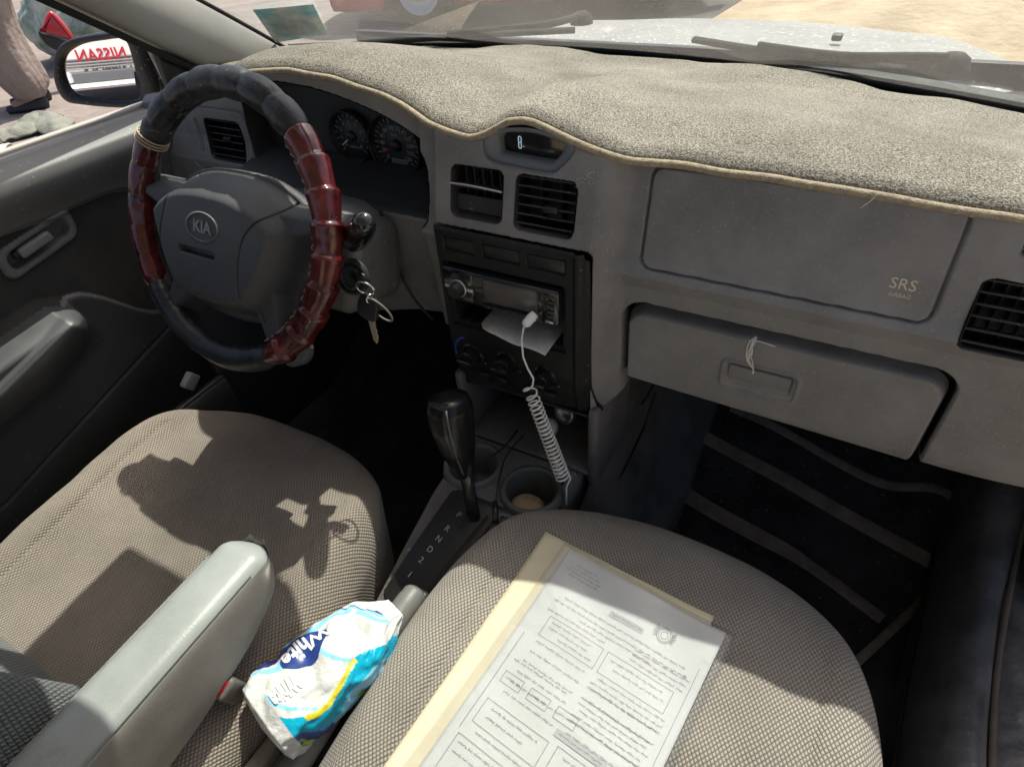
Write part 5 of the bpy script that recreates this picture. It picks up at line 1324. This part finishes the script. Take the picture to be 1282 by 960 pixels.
# red car
rA,rB=U(420,44,'Z',GZ0),U(760,22,'Z',GZ0); fd=(rB-rA); fd.z=0; fd.normalize(); sd_=Vector((0,0,1)).cross(fd)  # away from us
wc_=U(527,36,'Z',GZ0)
redc=thing('parked_car','red car parked ahead on the left, only its lower side and front wheel in view','car',wc_,None)
def cx_prof(s): return s
Lc=4.1; org_=wc_-fd*1.9+sd_*.05
def P_(a,b,z): return org_+fd*a+sd_*b+Vector((0,0,z))
na=160; ws_=(1.9,-0.62) 
prof_=[(0.10,.16),(.03,.22),(.0,.35),(-.02,.55),(.0,.72),(.06,.86),(.12,.90),(.30,1.15),(.42,1.36),(.80,1.42),(1.18,1.36),(1.30,1.15),(1.48,.90),(1.60,.72),(1.62,.5),(1.6,.3),(1.5,.16)]
rows=[]
for i in range(na):
    s=i/(na-1); a=.95+Lc*s; ro=[]
    cab=sstep(np.array(s),.02,.22)*(1-sstep(np.array(s),.62,.80))
    e1=1-sstep(np.array(s),.0,.06); e2=sstep(np.array(s),.93,1)
    for b,z in prof_:
        zz=z if z<=.9 else .88+(z-.88)*float(cab)
        zz=zz if zz<.7 else zz-.10*float(sstep(np.array(s),.8,1))
        bb2=b+(.81-b)*(.16*float(e1)+.20*float(e2))
        # wheel openings
        for wa in (0.75+-.0,):
            pass
        for wa in (1.9,4.3):
            dxw=a-wa
            if abs(dxw)<.36 and b<.3 and z<.7:
                top=math.sqrt(max(0,.36**2-dxw**2))+.30
                if zz<top: zz=top; bb2+=.05
        ro.append(P_(a,bb2,zz))
    rows.append([tuple(p) for p in ro])
obj('body',gridmesh(np.array(rows)),REDP,redc)
for wa in (1.9,4.3):
    M=FR(P_(wa,.13,.30),fd,-sd_); w_=obj('wheel',lathe([(0,-.02),(.06,.02),(.17,.015),(.19,.04),(.20,.06),(.29,.07),(.305,.04),(.305,-.12),(.2,-.13)],40,M),[RUB],redc)
    sub('rim',lathe([(0,.045),(.05,.045),(.07,.03),(.17,.035),(.19,.062),(.205,.062)],30,M),mat('rim_silver',(.45,.45,.46),.35,metal=.8),w_)
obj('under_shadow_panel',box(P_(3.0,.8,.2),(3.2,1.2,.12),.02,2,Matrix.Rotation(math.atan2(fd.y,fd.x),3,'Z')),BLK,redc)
# white pickup behind, seen in the mirror
Tm=M0+rdir*5.4; fw=-rdir.copy(); fw.z=0; fw.normalize(); sx_=Vector((0,0,1)).cross(fw)*-1   # sx_: to the viewer's right when facing it
Rv=Matrix((fw.cross(Vector((0,0,1)))*-1,fw,Vector((0,0,1)))).transposed()
tk_=thing('pickup_truck','white pickup with red lettering on its front, reflected in the wing mirror','pickup truck',(Tm.x,Tm.y,GZ0))
def TL(a,b,z): # a right (as one looks at its front), b towards the mirror
    rgt=fw.cross(Vector((0,0,1))); return Vector((Tm.x,Tm.y,GZ0))-rgt*a*1+fw*b+Vector((0,0,z))
rq=Matrix.Rotation(math.atan2(fw.y,fw.x)-PI/2,3,'Z')
zc=Tm.z-GZ0
obj('body',join(box(TL(0,-1.1,zc+.15),(1.75,2.2,.62),.06,4,rq),box(TL(0,-1.9,zc+.65),(1.55,1.4,.60),.15,4,rq)),WPT,tk_)
obj('upper_panel',box(TL(0,.02,zc+.26),(1.72,.05,.34),.02,3,rq),WPT,tk_)
obj('grille',join(*[box(TL(0,.06,zc+.07-.025*k),(1.1,.03,.012),.003,2,rq) for k in range(3)]),mat('grille_grey',(.25,.26,.27),.4),tk_)
obj('bumper',box(TL(0,.12,zc-.135),(1.76,.14,.05),.03,4,rq),WPT,tk_)
obj('lower_grille',box(TL(0,.05,zc-.06),(1.4,.05,.10),.01,2,rq),mat('dark_grey_grille',(.10,.11,.12),.5),tk_)
for a in (-.62,.62):
    obj('headlight',box(TL(a*.8,.07,zc-.05),(.34,.06,.10),.03,4,rq),mat('lamp_lens',(.6,.62,.64),.15,coat=.5),tk_)
    obj('wheel',lathe([(0,-.1),(.2,-.1),(.33,-.10),(.35,-.06),(.35,.08),(.2,.1),(0,.1)],30,FR(TL(a*1.25,-.55,.34),fw,sx_)),RUB,tk_)
tx=text('NISSAN',.150,.004,None,bold=.002); rgt=-(fw.cross(Vector((0,0,1))))
Mt=Matrix((rgt*-1*-1,Vector((0,0,1)),fw)).transposed().to_4x4()
if Mt.to_3x3().determinant()<0: Mt=Matrix((-rgt,Vector((0,0,1)),fw)).transposed().to_4x4()
Mt.translation=TL(-.04,.05,zc+.125); tx.transform(Mt); obj('lettering',tx,REDL,tk_,False)
# person
pz=U(36,130,'Z',GZ0+.05); pe=thing('person','person in loose beige trousers and black shoes standing beside the car','person',(pz.x,pz.y,GZ0))
F_=Vector((-.55,-.80,0)).normalized(); Lr=Vector((0,0,1)).cross(F_)
def PP(f,l,z): return Vector((pz.x,pz.y,GZ0))+F_*f+Lr*l+Vector((0,0,z))
bm=bmesh.new(); J={}
def jv(k,p,r): v=bm.verts.new(p); J[k]=(v,r)
hipc=PP(-.05,-.13,.95)
jv('pel',hipc,.15); jv('sp',PP(-.05,-.13,1.18),.15); jv('ch',PP(-.05,-.13,1.38),.17); jv('nk',PP(-.04,-.13,1.53),.06); jv('hd',PP(-.02,-.13,1.62),.09); jv('tp',PP(-.02,-.13,1.76),.085)
for s,o_ in (('l',0),('r',-.26)):
    jv('h'+s,PP(-.04,o_-.02,.88),.10); jv('k'+s,PP(.02,o_,.50),.07); jv('a'+s,PP(-.06,o_,.09),.045); jv('t'+s,PP(.12,o_,.04),.04)
    q=.06 if s=='l' else -.32
    jv('s'+s,PP(-.05,q,1.42),.07); jv('e'+s,PP(-.08,q*1.2,1.13),.05); jv('w'+s,PP(.05,q*1.2,.90),.03); jv('f'+s,PP(.08,q*1.2,.80),.025)
for a,b in (('pel','sp'),('sp','ch'),('ch','nk'),('nk','hd'),('hd','tp'),('pel','hl'),('hl','kl'),('kl','al'),('al','tl'),('pel','hr'),('hr','kr'),('kr','ar'),('ar','tr'),('ch','sl'),('sl','el'),('el','wl'),('wl','fl'),('ch','sr'),('sr','er'),('er','wr'),('wr','fr')): bm.edges.new((J[a][0],J[b][0]))
bm.verts.index_update(); rad_=[0]*len(bm.verts)
for k,(v,r_) in J.items(): rad_[v.index]=r_
me=bm2me(bm); bo=obj('body',me,SKIN,pe); sk=bo.modifiers.new('sk','SKIN')
for i,v in enumerate(me.skin_vertices[0].data if me.skin_vertices else []): v.radius=(rad_[i],rad_[i]); 
if me.skin_vertices: me.skin_vertices[0].data[0].use_root=True
bo.modifiers.new('ss','SUBSURF').render_levels=2
def cloth(secs,name,m,par,seg=36):
    rows=[]
    for i,(c,a,b,w_) in enumerate(secs):
        ro=[]
        for k in range(seg):
            t_=2*PI*k/seg; f=1+w_*math.sin(k*2.4+i*1.3)+w_*.7*math.sin(k*1.1-i*.8); p=c+Lr*math.cos(t_)*a*f+F_*math.sin(t_)*b*f; ro.append(tuple(p))
        rows.append(ro)
    o=sub(name,gridmesh(np.array(rows),closeV=True),m,par); md=o.modifiers.new('a','SUBSURF'); md.levels=md.render_levels=1; return o
for nm,o_ in (('l',0),('r',-.26)):
    cloth([(PP(-.05,o_*.8-.03,.98),.17,.17,.02),(PP(-.03,o_-.01,.75),.17,.17,.04),(PP(.02,o_,.52),.16,.16,.05),(PP(.0,o_,.35),.155,.16,.06),(PP(-.03,o_,.20),.14,.15,.07),(PP(-.04,o_,.12),.11,.13,.06),(PP(-.04,o_,.09),.08,.10,.02)],'trouser_leg',TROU,bo)
    sh=[]
    P7=np.zeros((24,20,3))
    for i in range(24):
        s=i/23; w_=.052*math.sin(PI*min(1,max(.02,s*.96+.03)))**.45; h_=np.interp(s,[0,.3,.6,1],[.10,.10,.065,.035]) 
        for j in range(20):
            t_=2*PI*j/20; P7[i,j]=PP(-.14+.31*s,o_+math.cos(t_)*w_,max(.004,.02+math.sin(t_)*h_*(.5 if math.sin(t_)<0 else .9)))
    P7[0,:]=P7[0].mean(0);P7[-1,:]=P7[-1].mean(0)
    sub('shoe',gridmesh(P7,closeV=True),SHOE,bo)
cloth([(PP(-.05,-.13,.82),.30,.22,.03),(PP(-.05,-.13,1.05),.26,.20,.03),(PP(-.05,-.13,1.35),.25,.17,.02),(PP(-.05,-.13,1.47),.20,.13,.01),(PP(-.04,-.13,1.53),.08,.08,0)],'tunic',TROU,bo)
# hanging pale sash over the trouser
obj('sash',tube([U(12,-10,'Z',GZ0+.95),U(30,30,'Z',GZ0+.70),U(45,65,'Z',GZ0+.42),U(58,98,'Z',GZ0+.20)],.045,10,sx=1,sy=.35),mat('sash_pale',(.55,.48,.40),.9,bump=.5,bscale=60),pe) if 0 else None
# rags on the ground
def rag(lab,pxs,wpx,m,seed,h=.10):
    c=[U(a,b,'Z',GZ0+.03) for a,b in pxs]; c=catmull(c,10); pts,T,N=frames(c); rows=[]
    for i,(p,t_) in enumerate(zip(pts,T)):
        s_=t_.cross(Vector((0,0,1))).normalized(); ro=[]; W_=wpx*(1+.3*math.sin(i*.5+seed))
        for k in np.linspace(-1,1,22):
            q=p+s_*W_*k; z=GZ0+.01+h*(1-k*k)*(.55+.45*mn.noise(Vector((q.x*3,q.y*3,seed))))+.035*abs(mn.noise(Vector((q.x*11,q.y*11,seed))))
            ro.append((q.x,q.y,z))
        rows.append(ro)
    o=obj('rag',gridmesh(np.array(rows)),m); md=o.modifiers.new('s','SOLIDIFY'); md.thickness=.012
    tag(o,lab,'rag','rags dropped on the ground')
rag('grey green rag bunched on the ground below the shoe',[(2,172),(20,168),(38,158),(50,150),(62,150)],.09,CLOTH,1)
rag('grey green rag trailing towards the door sill',[(60,150),(72,162),(78,172),(66,180),(50,186),(42,196)],.10,CLOTH,5)
rag('long cream cloth strip lying just past the door sill',[(60,192),(90,178),(118,166),(140,156),(160,151),(178,148)],.05,mat('rag_cream',(.62,.55,.42),.9,bump=.6,bscale=40,bdist=.01,var=.15),8,.05)
rag('small cream cloth end at the left edge of the view',[(-12,196),(0,190),(12,188)],.07,mat('rag_cream',()),11,.08)
# tarp bundle and red bag near the person
def lump(name,px,py,hz,size,m,lab,cat,seed):
    c=U(px,py,'Z',GZ0+hz); bm=bmesh.new(); bmesh.ops.create_icosphere(bm,subdivisions=5,radius=1)
    for v in bm.verts:
        n_=1+.22*mn.noise(v.co*1.5+Vector((seed,0,0)))+.08*mn.noise(v.co*5); q=v.co*n_; v.co=Vector((q.x*size[0],q.y*size[1],max(-hz+.0,q.z*size[2])))+c
    return tag(obj(name,bm2me(bm),m),lab,cat)
lump('tarp_bundle',97,26,.35,(.55,.45,.42),GRNT,'green tarpaulin bundle with white swirls standing beyond the wing mirror','tarpaulin',2)
lump('cardboard_heap',135,36,.2,(.7,.4,.25),mat('card_brown',(.50,.36,.22),.8,var=.2,bump=.4,bscale=20),'brown heap of cardboard beyond the wing mirror','heap',9)
rc=U(68,40,'Z',GZ0+.42)
rb=thing('red_bag','small red bag with a black bottom beside the person','bag',rc)
Mr=FR(rc,(1,0,0),(CW-rc)); 
obj('flap',plate(smooth_poly([(-.09,.0),(-.02,.13),(.03,.14),(.11,.02),(.11,-.06),(-.09,-.02)],4),.10,Mr,.03,4),REDP,rb)
obj('base',plate(smooth_poly([(-.10,-.0),(.12,-.06),(.10,-.13),(.02,-.15),(-.08,-.10)],4),.12,Mr@Matrix.Translation((0,0,-.01)),.03,4),SHOE,rb)
# stand under the bag keeps it off the ground
obj('strap',tube([rc+Vector((.02,0,-.10)),rc+Vector((.02,.02,-.42))],.02,8),SHOE,rb)

# unseen mirror shape on a stalk, added to shade the driver seat
rv=thing('rear_view_mirror','black rear view mirror hanging above the dashboard from the windshield','mirror',(.30,.14,1.02))
rr_=Matrix.Rotation(R(-24),3,'Z')@Matrix.Rotation(R(-12),3,'X')
obj('housing',box((.165,.125,1.005),(.27,.035,.095),.016,4,rr_),BLK,rv)
obj('glass',box(Vector((.165,.125,1.005))+rr_@Vector((0,-.0185,0)),(.25,.003,.070),.001,1,rr_),MIRR,rv)
obj('stalk',tube([(.17,.14,1.02),(.19,.175,1.075),(.20,.14,1.10)],.009,10),BLK,rv)

# rear of the cabin
for x,g in ((-.47,-1),(1.12,1)):
    obj('centre_pillar',box((x-.03*g,-.97,.95),(.04,.14,.55),.012,3,Matrix.Rotation(R(-5*g),3,'Y')),PIL,cb)
    obj('roof_rail',box((x-.065*g,-.72,1.165),(.05,1.24,.07),.015,3),PIL,cb)


vs_=thing('sun_visor','grey sun visor swung down above the steering wheel','sun visor',(.06,.04,1.10))  # visor shape added out of view to cast shade on the driver seat
vr_=Matrix.Rotation(R(-33),3,'X')
obj('visor_pad',box((.055,.045,1.10),(.215,.175,.018),.008,3,vr_),PIL,vs_)
obj('hinge_rod',tube([(-.07,-.03,1.155),(.18,-.03,1.155),(.20,-.03,1.175)],.005,8),BLK,vs_)
